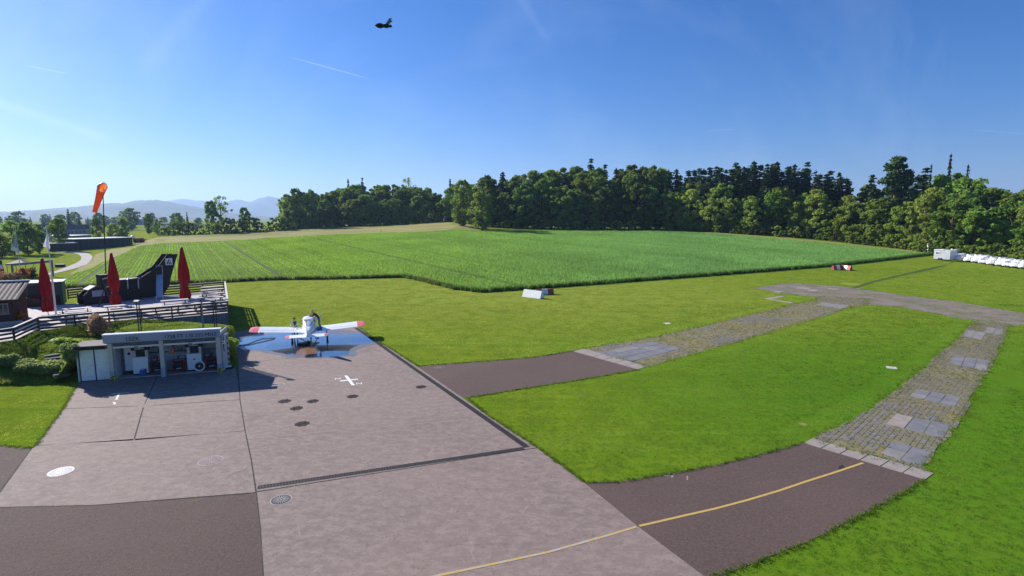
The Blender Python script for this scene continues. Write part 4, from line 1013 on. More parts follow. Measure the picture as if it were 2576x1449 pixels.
umbrella('closed red umbrella before the wooden trestle of the play aeroplane', 293, 778, 637)
umbrella('closed red umbrella standing right of the slide', 468, 764, 622)

# play aeroplane
NA = P_(212, 769); TB = P_(412, 746); pd = (TB-NA).normalized(); PL = (TB-NA).length
t = thing('play_aeroplane', 'dark wooden play aeroplane with tall tail fin and white emblem', 'play structure', (NA.x, NA.y, ZD), rz_of(NA, TB))
def lp(u, v):      # picture point on the play aeroplane's side plane -> local x, z
    d = ray(u, v); n = Vector((-pd.y, pd.x, 0)); s = (NA-Vector((0,0,HC))).dot(n)/d.dot(n)
    w = Vector((0,0,HC))+d*s; return ((w-NA).dot(pd), w.z-ZD)
OUT = [lp(*p) for p in ((212,769),(210,744),(222,733),(240,722),(275,720),(300,705),(356,697),(375,685),(397,671),(420,640),(447,638.5),(432,690),(425,720),(410,744),(330,752),(290,766))]
for y_ in (0, 1.15):
    MB().slab(OUT, y_, y_+.06).build('side_panel', M('wood_dark'), t)
x0, x1 = lp(300,705)[0], lp(390,690)[0]
MB().bb(lp(215,760)[0], lp(290,760)[0], .06, 1.15, .55, .62).build('floor', M('wood_grey'), t)
MB().slab([lp(222,731), lp(240,720.5), lp(240,719), lp(221,729.5)], -.03, 1.2).build('engine_cowl', M('wood_pale'), t)
MB().bb(lp(300,705)[0], lp(356,700)[0], .0, 1.2, lp(300,705)[1]-.02, lp(300,705)[1]+.05).build('back_board', M('wood_pale'), t)
cb = MB().bb(lp(254,700)[0], lp(276,700)[0], .1, 1.1, lp(254,720)[1], lp(254,692)[1]).build('cockpit', M('wood_dark'), t)
p0, p1 = lp(231,733), lp(267,751)
nb_ = MB().bb(p0[0], p1[0]-.1, -.035, -.005, p1[1]+.3, p0[1]+.05).build('notice_board', M('cloth_pale'), t)
for k in range(3): MB().bb(p0[0]+.15, p1[0]-.3, -.040, -.036, p1[1]+.5+.16*k, p1[1]+.54+.16*k).build('print_line', M('fascia'), nb_)
e0, e1 = lp(415,650), lp(434,666)
em = MB().bb(e0[0], e1[0], -.035, -.005, e1[1], e0[1]).build('emblem', M('white_paint'), t)
ew, eh = e1[0]-e0[0], e0[1]-e1[1]
def el(pts): return [(e0[0]+ew*x, e1[1]+eh*y) for x, y in pts]
MB().slab(el([(.10,.12),(.30,.12),(.62,.80),(.42,.80)]), -.045, -.036).build('emblem_stroke', M('lettering'), em)
MB().slab(el([(.42,.30),(.55,.30),(.70,.60),(.80,.60),(.70,.42),(.58,.12),(.45,.12)]), -.050, -.046).build('emblem_stroke', M('lettering'), em)
MB().slab(el([(.66,.12),(.92,.12),(.76,.42)]), -.045, -.036).build('emblem_stroke', M('lettering'), em)
for u in (320, 347):
    x_, z_ = lp(u, 712); MB().tube([(x_,-.06,z_-.55),(x_,-.1,z_+.35),(x_+.25,.1,z_+.55),(x_+.25,.5,z_+.2)], .05, 8).build('grab_bar', M('steel'), t)
x_, z_ = lp(333, 737); ne = MB()
for k in range(6): ne.bar((x_-.7+k*.28,-.03,z_-.35), (x_-.7+k*.28,-.03,z_+.35), .03, .03)
for k in range(3): ne.bar((x_-.7,-.03,z_-.3+k*.3), (x_+.7,-.03,z_-.3+k*.3), .03, .03)
ne.build('lettering_net', M('wood_grey'), t)  # plain bar grid in place of the lettering on this side panel
for x_ in (.5, 2.2, 4.4, PL-.2): MB().bb(x_-.06, x_+.06, .45, .7, 0, .9).build('leg', M('wood_dark'), t)
# slide
sb, stp = P_(402, 755), None; xs_, zs_ = lp(402, 690); top = NA+pd*xs_; top = Vector((top.x, top.y, ZD+zs_))
t = thing('slide', 'bluish steel slide leaning on the tail of the play aeroplane', 'slide', (0,0,0))
dS = (Vector((top.x, top.y, 0))-Vector((sb.x, sb.y, 0))); dn = dS.normalized(); wn = Vector((-dn.y, dn.x, 0))*.26
top = top - dn*.15
prof = [(0,.12),(.12,.16),(.3,.42),(.9,.93),(1,1)]
b = MB(); Lr = []
pts = [Vector((sb.x, sb.y, ZD))+Vector((dn.x,dn.y,0))*dS.length*f+Vector((0,0,(top.z-ZD)*z_)) for f, z_ in prof]
b.add([tuple(p+wn*s) for s in (-1,1) for p in pts], [(i,i+1,len(pts)+i+1,len(pts)+i) for i in range(len(pts)-1)]); b.build('chute', M('steel'), t, True)
for s in (-1, 1): MB().tube([tuple(p+wn*s+Vector((0,0,.07))) for p in pts], .035, 6).build('side_rail', M('steel'), t)
for s in (-1, 1): MB().tube([tuple(pts[0]+wn*s*1.1-Vector((0,0,.15*0+ (pts[0].z-ZD)))), tuple(pts[0]+wn*s*1.1+Vector((0,0,.12)))], .05, 6).build('foot', M('white_metal'), t)
for s in (-1, 1): MB().tube([tuple(pts[-1]+wn*s), tuple(pts[-1]+wn*s+Vector((0,0,.9))), tuple(pts[-1]+wn*s+Vector((0,0,.9))+dn*.4)], .03, 6).build('handrail', M('steel'), t)
MB().bar(tuple(pts[-1]-wn+Vector((0,0,.88))), tuple(pts[-1]+wn+Vector((0,0,.88))), .04, .04).build('top_bar', M('steel'), t)
# wooden trestle
ta, tb = P_(247, 772), P_(282, 771)
t = thing('trestle', 'crossed grey wooden trestle beams before the play aeroplane', 'trestle', (0,0,0))
tp0 = at(262, 698, ta.y+.3)
MB().tube([tuple(ta), tuple(at(272, 700, ta.y+.2))], .06, 6).build('beam', M('wood_grey'), t); MB().tube([tuple(tb), tuple(at(257, 699, tb.y+.2))], .06, 6).build('beam', M('wood_grey'), t)
MB().tube([tuple(at(258, 702, ta.y+.25)), tuple(at(276, 697, ta.y+.9))], .06, 8).build('crossbar', M('wood_pale'), t)
MB().tube([tuple(at(268, 722, ta.y+.05)), tuple(at(278, 719, ta.y+.9))], .05, 8).build('crossbar', M('wood_pale'), t)
# tables and benches
def table_set(label, q, rz, L_=2.2, dark=False):
    t = thing('beer_table', 'long pale table '+label, 'table', (q.x, q.y, ZD), rz, 'long tables on the terrace')
    MB().bb(-L_/2, L_/2, -.33, .33, .72, .76).build('table_top', M('wood_pale'), t)
    for s in (-1, 1):
        for y_ in (-.25, .25): MB().bar((s*L_*.38, y_, 0), (s*L_*.38, y_, .72), .05, .05).build('leg', M('dark'), t)
        MB().bar((s*L_*.38, -.25, .3), (s*L_*.38, .25, .3), .04, .04).build('brace', M('dark'), t)
    for s in (-1, 1):
        off = Vector((-math.sin(rz), math.cos(rz), 0))*s*.62
        b_ = thing('beer_bench', ('bench on the near side of the table ' if s < 0 else 'bench on the far side of the table ')+label, 'bench', (q.x+off.x, q.y+off.y, ZD), rz, 'benches along the tables')
        MB().bb(-L_/2, L_/2, -.14, .14, .42, .46).build('seat', M('wood_pale'), b_)
        for s2 in (-1, 1): MB().bar((s2*L_*.36, -.1, 0), (s2*L_*.36, -.1, .42), .05, .05).build('leg', M('dark'), b_); MB().bar((s2*L_*.36, .1, 0), (s2*L_*.36, .1, .42), .05, .05).build('leg', M('dark'), b_)
def dk(s, t_):   # place on the terrace: s along the front from left to right, t from front to back
    return FL.lerp(FR, s).lerp(BL.lerp(BR, s), t_)
SPOTS = [(.16,.13,'nearest the orange flowers along the front fence'),(.40,.13,'second from the left along the front fence'),(.63,.13,'third from the left along the front fence'),(.86,.13,'in the front right corner of the terrace'),
         (.34,.33,'left of the middle umbrella foot'),(.66,.36,'before the slide'),(.89,.33,'second from the front at the right fence'),
         (.90,.53,'third from the front at the right fence'),(.90,.73,'fourth from the front at the right fence'),(.90,.90,'in the back right corner of the terrace'),(.10,.36,'between the hut and the middle umbrella')]
for s, tt_, lb in SPOTS: table_set(lb, dk(s, tt_), RZF if tt_ < .6 else RZB)

# ---- shrubs and flowers (leaf cards on stems)
def leafcloud(n, sample, size, name, material, parent, loc=(0,0,0), up=.25):
    c = np.array([sample() for _ in range(n)]); 
    nrm = rng.normal(0, 1, (n, 3)); nrm[:,2] = np.abs(nrm[:,2])+up; nrm /= np.linalg.norm(nrm, axis=1)[:,None]
    r = rng.normal(0, 1, (n, 3)); a = np.cross(nrm, r); a /= np.linalg.norm(a, axis=1)[:,None]; b = np.cross(nrm, a)
    s = size*rng.uniform(.6, 1.3, (n, 1)); V = np.stack([c-a*s-b*s*.7, c+a*s-b*s*.7, c+a*s+b*s*.7, c-a*s+b*s*.7], 1)
    o = tri_mesh(name, V, material, None, 4); o.parent = parent; return o
def shrub(name, label, q, rx, ry, h, material, n, size, group=None, lumps=14, stems=5):
    t = thing(name, label, 'shrub', tuple(q), 0, group)
    L_ = [(random.uniform(-.62,.62)*rx, random.uniform(-.62,.62)*ry, h*random.uniform(.25,.78), random.uniform(.24,.42)) for _ in range(lumps)]
    def smp():
        x, y, z, r = random.choice(L_); d = Vector((random.gauss(0,1), random.gauss(0,1), random.gauss(0,1))).normalized()*random.uniform(.7,1.05)
        return (x+d.x*r*rx, y+d.y*r*ry, max(.03, z+d.z*r*h*.75))
    leafcloud(n, smp, size, 'foliage', material, t)
    b = MB()
    for x, y, z, r in L_[:stems]: b.tube([(x*.15,y*.15,-.1),(x*.6,y*.6,z*.6),(x,y,z)], [.03,.02,.01], 5)
    b.build('stem', M('bark'), t); return t
shrub('pink_shrub', 'round shrub with pinkish young leaves behind the store roof', onbank(245, 846), .95, .85, 1.75, M('leaf_pink'), 2600, .055, lumps=22)
shrub('green_shrub', 'broad grey-green shrub at the foot of the bank beside the left lawn', onbank(95, 938), 1.9, .8, .80, M('leaf_bush'), 6000, .055, lumps=34)
shrub('green_shrub', 'leafy shrub hanging over the stair left of the store', onbank(183, 915), .65, .6, 1.15, M('leaf_bush'), 2600, .05, lumps=20)
shrub('green_shrub', 'small dark shrub at the corner of the store by the stair foot', onbank(198, 940), .5, .45, .7, M('leaf_bush'), 1500, .05, lumps=12)
shrub('green_shrub', 'shrub cut off by the left picture edge on the bank', onbank(5, 925), .9, .7, .8, M('leaf_bush'), 2600, .055, lumps=20)
shrub('green_shrub', 'bright green creeper on the top edge of the bank by the stair', onbank(165, 868), 1.3, .5, .55, M('leaf_light'), 2200, .045, lumps=22)
shrub('green_shrub', 'weeds on the bank end right of the fuel station', onbank(576, 880), .6, .9, .9, M('leaf_light'), 2000, .04, lumps=16)
shrub('orange_flowers', 'orange flowering bush in front of the wooden hut', P_(52, 812), .75, .6, 1.0, M('leaf_orange'), 1700, .05, lumps=18)
q = onbank(140, 858); o = MB().ball((0,0,0), (.60,.55,.09), 18, 6).build('flat_stone', M('stone'), None, True, (q.x, q.y, q.z+.05)); tag(o, 'flat pale oval stone lying in the bank grass', 'stone')
t = thing('bench_stack', 'pale folded bench boards stacked before the hut', 'boards', tuple(P_(25, 822)), RZF)
for k in range(4): MB().box((random.uniform(-.1,.1), random.uniform(-.05,.05), .06+k*.10), (1.6,.35,.05), random.uniform(-.06,.06)).build('board', M('wood_pale'), t)

# ================================================================== poles, flags, windsock, gate
def pole(name, label, q, ztop, r0, r1, material, cat):
    t = thing(name, label, cat, tuple(q)); h = ztop-q.z
    MB().tube([(0,0,0),(0,0,h*.45)], [r0, r0], 10).build('lower_pole', M(material), t, True); MB().tube([(0,0,h*.45),(0,0,h)], [r1, r1*.8], 10).build('upper_pole', M(material), t, True)
    MB().ball((0,0,h+.06), .09, 8, 6).build('finial', M('steel'), t); return t, h
def hanging_flag(name, label, base, z0, z1, w, mats, rz, cat='flag'):
    t = thing(name, label, cat, tuple(base), rz); n = 9; H_ = z1-z0
    for k, (m_, a, b_) in enumerate(mats):
        V, F = [], []
        for i in range(7):
            f = a+(b_-a)*i/6
            for j in range(n):
                s = j/(n-1); x = w*s*(.35+.75*f); y = .10*math.sin(s*9+f*2)*(.4+f); V.append((x+.06, y, z1-H_*f*(1-.18*s)))
        for i in range(6):
            for j in range(n-1): F.append((i*n+j, i*n+j+1, (i+1)*n+j+1, (i+1)*n+j))
        MB().add(V, F).build('cloth', M(m_), t, True)
q1 = T(54, 704); pole('flagpole', 'thin flagpole at far left beside the steel portal', q1, zat(569, q1.y), .05, .04, 'steel', 'flagpole')
hanging_flag('flag', 'limp dark-blue and white flag on the far left flagpole', (q1.x, q1.y, 0), zat(637, q1.y), zat(594, q1.y), -1.0, [('fascia',0,.72),('white_paint',.72,1)], 0)
q2 = P_(141, 790); t_, h_ = pole('flagpole', 'white flagpole on the terrace right of the left umbrella', q2, zat(575, q2.y), .075, .04, 'white_metal', 'flagpole')
hanging_flag('flag', 'limp pale flag on the terrace flagpole', (q2.x, q2.y, 0), zat(626, q2.y), zat(592, q2.y), -.36, [('cloth_pale',0,1)], .4)
# banner at the very edge
qb = T(2, 700); t = thing('banner', 'striped violet, white and red banner at the left edge', 'banner', tuple(qb))
MB().tube([(-.3,0,0),(-.3,0,zat(640,qb.y))], .04, 8).build('pole', M('dark'), t)
for k, m_ in enumerate(('cloth_navy','cloth_pale','fabric_red')): MB().bb(-.2,.55+.1*k,-.02,.02,zat(655+k*11,qb.y)-.75,zat(655+k*11,qb.y)).build('stripe', M(m_), t)
# windsock
qw = at(262, 690, 63.0); top = at(258.5, 473, 63.0); 
t = thing('windsock', 'orange windsock hanging limp from a tall thin mast', 'windsock', (qw.x, qw.y, 0))
hh = top.z
MB().tube([(0,0,0),(top.x-qw.x,0,hh)], [.07,.045], 8).build('mast', M('dark'), t)
def wl_(u, v, dy=0): p = at(u, v, 63.0+dy); return Vector((p.x-qw.x, p.y-qw.y, p.z))
ctr = [wl_(257.5,471,-.25), wl_(254,480,-.05), wl_(250,494,.1), wl_(246,508,.12), wl_(242,521,.15), wl_(238,534,.2)]
rad = [.54,.47,.37,.32,.28,.24]
rings = []; nrm = [Vector((.15,-.95,.25)), Vector((-.3,-.55,-.75)), Vector((-.28,-.1,-.95)), Vector((-.28,-.05,-.95)), Vector((-.28,-.05,-.95)), Vector((-.28,-.05,-.95))]
for c, r, n_ in zip(ctr, rad, nrm):
    n_.normalize(); a = n_.cross(Vector((0,0,1)) if abs(n_.z) < .9 else Vector((0,1,0))).normalized(); b_ = n_.cross(a)
    a = Vector((1,0,0)); a = (a-n_*a.dot(n_)).normalized(); b_ = n_.cross(a)
    rings.append([c+(a*math.cos(2*math.pi*j/18)+b_*math.sin(2*math.pi*j/18))*r*(1+.05*math.sin(5*j)) for j in range(18)])
sk = MB().loft(rings, cap=False).build('sock', M('orange_cloth'), t, True)
MB().tube([tuple(p) for p in rings[0]]+[tuple(rings[0][0])], .035, 6, cap=False).build('hoop', M('white_metal'), t)
MB().tube([(top.x-qw.x,0,hh-.45), tuple(ctr[0])], .03, 6).build('swivel_arm', M('dark'), t)
# steel portal, gazebo, planting at the far left
a, b_ = T(34, 703), T(133, 696); t = thing('steel_portal', 'grey steel portal frame over the entrance at far left', 'portal', (0,0,0))
za, zb = zat(663, a.y), zat(654, b_.y)
MB().bar((a.x,a.y,0), (a.x,a.y,za), .22, .22).build('post', M('steel_dull'), t); MB().bar((b_.x,b_.y,0), (b_.x,b_.y,zb), .30, .30).build('post', M('steel_dull'), t)
MB().bar((a.x,a.y,za-.2), (b_.x,b_.y,zb-.2), .25, .42).build('beam', M('steel_dull'), t)
q = T(55, 695); t = thing('gazebo', 'small black pop-up gazebo behind the hut', 'gazebo', tuple(q), .3); zr = zat(663, q.y)
for x_ in (-1.3, 1.3):
    for y_ in (-1.3, 1.3): MB().bar((x_,y_,0), (x_,y_,zr), .06, .06).build('leg', M('dark'), t)
MB().add([(-1.45,-1.45,zr-.15),(1.45,-1.45,zr-.15),(1.45,1.45,zr-.15),(-1.45,1.45,zr-.15),(-1.45,-1.45,zr+.05),(1.45,-1.45,zr+.05),(1.45,1.45,zr+.05),(-1.45,1.45,zr+.05),(0,0,zr+.75)],
         [(0,1,5,4),(1,2,6,5),(2,3,7,6),(3,0,4,7),(4,5,8),(5,6,8),(6,7,8),(7,4,8)]).build('canopy', M('dark'), t)
for (u, v, rx, h, m_, lb) in ((80,700,1.1,1.9,'leaf_con','dark clipped shrub between flagpole and umbrella'),(15,706,1.3,1.8,'leaf_pink','reddish planting below the striped banner'),(38,708,1.1,1.5,'leaf_pink','reddish planting by the portal post'),(62,706,1.0,2.2,'leaf_orange','rust-coloured planting under the gazebo')):
    shrub('garden_shrub', lb, T(u, v), rx, rx*.8, h, M(m_), 900, .09, lumps=12)
q = T(152, 672); t = thing('dark_crate', 'low dark crate on the lawn inside the path bend', 'crate', tuple(q), .2)
MB().bb(-.75,.75,-.4,.4,0,.55).build('body', M('dark'), t); MB().bb(-.8,.8,-.45,.45,.55,.62).build('lid', M('steel_dull'), t)

# ================================================================== aeroplane
AC = Vector((-16.8, 43.45, .018)); ARZ = math.atan2(.313, .95)
t = thing('light_aircraft', 'white low-wing light aircraft with red wing tips on the wet concrete', 'aircraft', tuple(AC), ARZ)
def sect(y, hw, zb, zt, n=16, pw=.75):
    zc, hh = (zb+zt)/2, (zt-zb)/2; out = []
    for j in range(n):
        a = 2*math.pi*j/n; c, s = math.cos(a), math.sin(a)
        out.append((hw*math.copysign(abs(c)**pw, c), y, zc+hh*math.copysign(abs(s)**pw, s)))
    return out
fus = MB().loft([sect(*q) for q in ((-4.25,.045,1.12,1.30),(-3.6,.12,.95,1.36),(-2.6,.27,.78,1.42),(-1.6,.43,.66,1.50),(-.8,.53,.58,1.56),(0,.56,.55,1.56),(.8,.56,.55,1.50),(1.3,.52,.57,1.44),(1.9,.43,.62,1.36),(2.2,.33,.70,1.26))]).build('fuselage', M('white_gloss'), t, True)
cab = MB().loft([sect(*q) for q in ((-1.75,.22,1.40,1.52),(-1.25,.40,1.40,1.74),(-.7,.49,1.40,1.92),(-.1,.52,1.40,1.99),(.45,.51,1.38,1.95),(.8,.48,1.38,1.74),(1.15,.42,1.36,1.50))]).build('cabin', M('white_gloss'), t, True)
MB().add([(-.30,-1.22,1.742),(.30,-1.22,1.742),(.37,-.86,1.885),(-.37,-.86,1.885)],[(0,1,2,3)]).build('rear_window', M('glass_pale'), cab)
for s in (-1, 1):
    for y0, y1 in ((-.95,-.35),(-.27,.50)): MB().add([(s*.535,y0,1.52),(s*.545,y1,1.50),(s*.485,y1-.04,1.84),(s*.47,y0+.12,1.82)],[(0,1,2,3)]).build('side_window', M('glass_dark'), cab)
MB().add([(-.42,1.16,1.48),(.42,1.16,1.48),(.40,.62,1.88),(-.40,.62,1.88)],[(0,1,2,3)]).build('windscreen', M('glass_dark'), cab)
AF = [(-.55,0),(-.35,.035),(.1,.085),(.5,.095),(.72,.06),(.80,0),(.72,-.045),(.4,-.06),(0,-.045)]
def wing(s):
    return [[(s*x, y*c*1.55+dy, zc+z*1.25) for y, z in AF] for x, c, dy, zc in ((.35,1.05,0,.80),(.9,1.0,0,.84),(3.80,1.0,0,1.045))]
for s in (-1, 1):
    w = MB().loft(wing(s)).build('wing', M('white_gloss'), t, True)
    MB().loft([[(s*x, y*c*1.55, zc+z*c*1.25) for y, z in AF] for x, c, zc in ((3.802,1.01,1.045),(4.2,.98,1.072),(4.42,.86,1.088),(4.48,.5,1.092))]).build('wing_tip', M('red_gloss'), w, True)
    MB().bar((s*.95,-.42,.90), (s*2.3,-.42,.995), .012, .008).build('flap_gap', M('fascia'), w)
    MB().bar((s*2.35,-.42,1.005), (s*3.75,-.42,1.10), .012, .008).build('aileron_gap', M('fascia'), w)
MB().add([(.58,-.65,.885),(1.0,-.65,.91),(1.0,.45,.985),(.58,.5,.955)],[(0,1,2,3)]).build('wing_walk', M('steel_dull'), t)
ST = [(-.42,0),(-.2,.028),(.15,.045),(.32,.02),(.36,0),(.30,-.02),(.1,-.035)]
for s in (-1, 1):
    h = MB().loft([[(s*x, y*c*1.45-3.85, 1.15+z) for y, z in ST] for x, c in ((.04,1.0),(1.25,.95))]).build('tailplane', M('white_gloss'), t, True)
    MB().loft([[(s*x, y*c*1.45-3.85, 1.15+z*c) for y, z in ST] for x, c in ((1.252,.95),(1.46,.88),(1.52,.55))]).build('tailplane_tip', M('red_gloss'), h, True)
def finring(z, y0, y1, w): return [(x*w, y0+(y1-y0)*f, z) for f, x in ((0,0.2),(.25,1),(.7,1),(1,.1),(.7,-1),(.25,-1))]
fn = MB().loft([finring(1.25,-4.45,-3.0,.05), finring(1.6,-4.45,-3.45,.045), finring(2.25,-4.52,-3.95,.035)]).build('fin', M('white_gloss'), t)
MB().loft([finring(2.252,-4.52,-3.95,.036), finring(2.48,-4.54,-4.05,.03)]).build('fin_cap', M('red_gloss'), fn)
MB().bar((0,-4.12,1.3), (0,-4.3,2.4), .08, .012).build('rudder_gap', M('fascia'), fn)
for s in (-1, 1):
    g = MB().tube([(s*1.32,-.05,.86),(s*1.36,-.05,.22)], [.05,.04], 8).build('gear_leg', M('white_gloss'), t)
    MB().tube([(s*1.30,-.05,.20),(s*1.43,-.05,.20)], .20, 18).build('wheel', M('rubber'), g, True)
    MB().ball((s*1.37,.02,.30), (.11,.36,.15), 12, 8).build('wheel_fairing', M('white_gloss'), g, True)
g = MB().tube([(0,1.55,.62),(0,1.62,.2)], [.05,.035], 8).build('nose_gear', M('steel'), t)
MB().tube([(-.06,1.62,.17),(.06,1.62,.17)], .17, 16).build('wheel', M('rubber'), g, True)
sp2 = MB().tube([(0,2.2,.98),(0,2.32,.98),(0,2.5,.98)], [.16,.14,.02], 14).build('spinner', M('white_gloss'), t, True)
for s in (-1, 1): MB().box((s*.5, 2.32, .98+s*.35), (1.15, .03, .12), 0, 0, R(-35)).build('propeller_blade', M('steel'), sp2)
MB().tube([(0,-3.9,.95),(0,-4.05,.72)], .015, 6).build('tail_skid', M('dark'), t)
# wash gear at the tail
q = G(776, 868); t = thing('wash_bucket', 'black wash bucket on the wet concrete behind the aeroplane', 'bucket', (q.x, q.y, .02))
MB().tube([(0,0,0),(0,0,.30),(0,0,.30),(0,0,.04)], [.13,.17,.15,.11], 16).build('body', M('rubber'), t, True); MB().tube([(.16*math.cos(a),0,.3+.16*math.sin(a)) for a in np.linspace(0, math.pi, 9)], .01, 5).build('handle', M('steel'), t)
q = G(762, 869); t = thing('wash_bucket', 'low black tub left of the wash bucket', 'tub', (q.x, q.y, .02), .3)
MB().bb(-.32,.32,-.2,.2,0,.04).build('base', M('rubber'), t)
for s in (-1, 1): MB().bb(s*.32-.02,s*.32+.02,-.2,.2,.04,.2).build('side', M('rubber'), t); MB().bb(-.3,.3,s*.2-.02,s*.2+.02,.04,.2).build('side', M('rubber'), t)
q = G(787, 871); e_ = G(800, 857); t = thing('tow_bar', 'dark tow bar lying behind the right main wheel', 'tow bar', (0,0,0))
MB().tube([(q.x,q.y,.05),(e_.x,e_.y,.22)], .03, 6).build('bar', M('dark'), t); MB().bb(e_.x-.22,e_.x+.1,e_.y-.05,e_.y+.05,.19,.26).build('fork', M('dark'), t)

# ================================================================== people
def person(label, loc, rz, J, hair, top_m, arm_m, leg_m, scale=1.0):
    """J: joint name -> position. One continuous skinned body; hair and shoes are children."""
    rad = dict(pel=(.15,.11), wai=(.13,.10), che=(.16,.11), nec=(.055,.055), hd0=(.085,.09), hd1=(.085,.10), hd2=(.05,.06),
               ls=(.07,.065), le=(.048,.048), lw=(.034,.034), lh=(.042,.022), rs=(.07,.065), re=(.048,.048), rw=(.034,.034), rh=(.042,.022),
               lp=(.095,.09), lk=(.065,.065), la=(.045,.045), lf=(.045,.035), rp=(.095,.09), rk=(.065,.065), ra=(.045,.045), rf=(.045,.035))
    names = list(J); vs = [Vector(J[n])*scale for n in names]; rr = [rad[n] for n in names]
    E = [('pel','wai'),('wai','che'),('che','nec'),('nec','hd0'),('hd0','hd1'),('hd1','hd2'),('che','ls'),('ls','le'),('le','lw'),('lw','lh'),('che','rs'),('rs','re'),('re','rw'),('rw','rh'),
         ('pel','lp'),('lp','lk'),('lk','la'),('la','lf'),('pel','rp'),('rp','rk'),('rk','ra'),('ra','rf')]
    ed = [(names.index(a), names.index(b)) for a, b in E]
    cls = {('nec','hd0'):0,('hd0','hd1'):0,('hd1','hd2'):0,('lw','lh'):0,('rw','rh'):0,('pel','wai'):1,('wai','che'):1,('che','nec'):1,('che','ls'):1,('che','rs'):1,('ls','le'):2,('le','lw'):2,('rs','re'):2,('re','rw'):2}
    ecl = [cls.get(e, 3) for e in E]
    for sd in ('l', 'r'):                         # five fingers rooted in the palm
        w, h = Vector(J[sd+'w'])*scale, Vector(J[sd+'h'])*scale; d = (h-w).normalized(); s_ = d.cross(Vector((0,0,1))); s_ = s_.normalized() if s_.length > .1 else Vector((1,0,0)); dn_ = d.cross(s_)
        for k in range(5):
            L_ = (.055,.075,.085,.078,.06)[k]; off = (k-2)*.020
            b0 = h + s_*off; m_ = b0 + d*L_*.55 + (s_*-.03 if k == 0 else Vector((0,0,0))); tip = m_ + (d*.6+dn_*.5).normalized()*L_*.5
            o = len(vs); vs += [m_, tip]; rr += [(.009,.009),(.007,.007)]; ed += [(names.index(sd+'h'), o), (o, o+1)]; ecl += [0, 0]
    me = bpy.data.meshes.new('person'); me.from_pydata([tuple(v) for v in vs], ed, []); o = bpy.data.objects.new('person', me); COL.objects.link(o)
    sk_ = o.modifiers.new('skin', 'SKIN'); sk_.use_smooth_shade = True
    for i, r in enumerate(rr): me.skin_vertices[0].data[i].radius = (r[0]*scale, r[1]*scale); me.skin_vertices[0].data[i].use_root = (i == names.index('pel'))
    sb_ = o.modifiers.new('sub', 'SUBSURF'); sb_.levels = 1; sb_.render_levels = 1
    m2 = bpy.data.meshes.new_from_object(o.evaluated_get(bpy.context.evaluated_depsgraph_get())); bpy.data.objects.remove(o)
    for m_ in ('skin', top_m, arm_m, leg_m): m2.materials.append(M(m_))
    A = np.array([vs[a][:] for a, b in ed]); B = np.array([vs[b][:] for a, b in ed]); D = B-A; dd = (D*D).sum(1)
    for p in m2.polygons:
        c = np.array(p.center); tt_ = np.clip(((c-A)*D).sum(1)/dd, 0, 1); i = int(np.argmin(((A+D*tt_[:,None]-c)**2).sum(1))); p.material_index = ecl[i]; p.use_smooth = True
    b = bpy.data.objects.new('person', m2); COL.objects.link(b); b.location = loc; b.rotation_euler = (0,0,rz); tag(b, label, 'person')
    h0, h1, h2 = (Vector(J[n])*scale for n in ('hd0','hd1','hd2')); ax_ = (h2-h0).normalized(); f_ = Vector((0,1,0)); f_ = (f_-ax_*f_.dot(ax_)).normalized()
    MB().ball(tuple(h1+ax_*.045-f_*.018), (.098*scale,.108*scale,.105*scale), 14, 8).build('hair', M(hair), b, True)
    MB().ball(tuple(h1+f_*.10-ax_*.03), (.016,.022,.02), 8, 6).build('nose', M('skin'), b, True)
    for s in (-1, 1): MB().ball(tuple(h1+f_*.088+Vector((s*.034,0,0))), (.012,.008,.008), 6, 4).build('eye', M('dark'), b)
    MB().ball(tuple(h1+f_*.085-ax_*.075), (.024,.008,.007), 6, 4).build('mouth', M('fabric_red'), b)
    for s in (-1, 1): MB().ball(tuple(h1+Vector((s*.092,0,0))-ax_*.02), (.012,.02,.03), 6, 4).build('ear', M('skin'), b)
    for s in ('la','lf'), ('ra','rf'):
        a_, f2 = Vector(J[s[0]])*scale, Vector(J[s[1]])*scale; MB().tube([tuple(a_-(f2-a_)*.25-Vector((0,0,.03))), tuple(a_+(f2-a_)*.5-Vector((0,0,.025))), tuple(f2+(f2-a_)*.2-Vector((0,0,.02)))], [.05,.055,.04], 8).build('shoe', M('dark'), b, True)
    return b
def aloc(x, y, z=0): q = Matrix.Rotation(ARZ, 3, 'Z') @ Vector((x, y, z)); return (AC.x+q.x, AC.y+q.y, AC.z+q.z)
# standing before the left wing, polishing it
person('person in navy with pale blue sleeves standing at the left wing of the aircraft', aloc(-1.15, 1.22, -.018), ARZ+math.pi-.35,
   dict(pel=(0,0,.95), wai=(0,.03,1.10), che=(0,.10,1.33), nec=(0,.15,1.48), hd0=(0,.18,1.56), hd1=(0,.20,1.64), hd2=(0,.20,1.73), ls=(-.19,.11,1.40), le=(-.25,.30,1.20), lw=(-.18,.50,1.10), lh=(-.16,.57,1.06),
        rs=(.19,.11,1.40), re=(.24,.32,1.22), rw=(.15,.52,1.14), rh=(.12,.60,1.10), lp=(-.10,0,.88), lk=(-.12,.03,.48), la=(-.12,-.02,.09), lf=(-.13,.13,.05), rp=(.10,0,.88), rk=(.12,.04,.48), ra=(.13,0,.09), rf=(.14,.15,.05)),
   'hair_dark', 'cloth_navy', 'sky_cloth', 'cloth_navy')
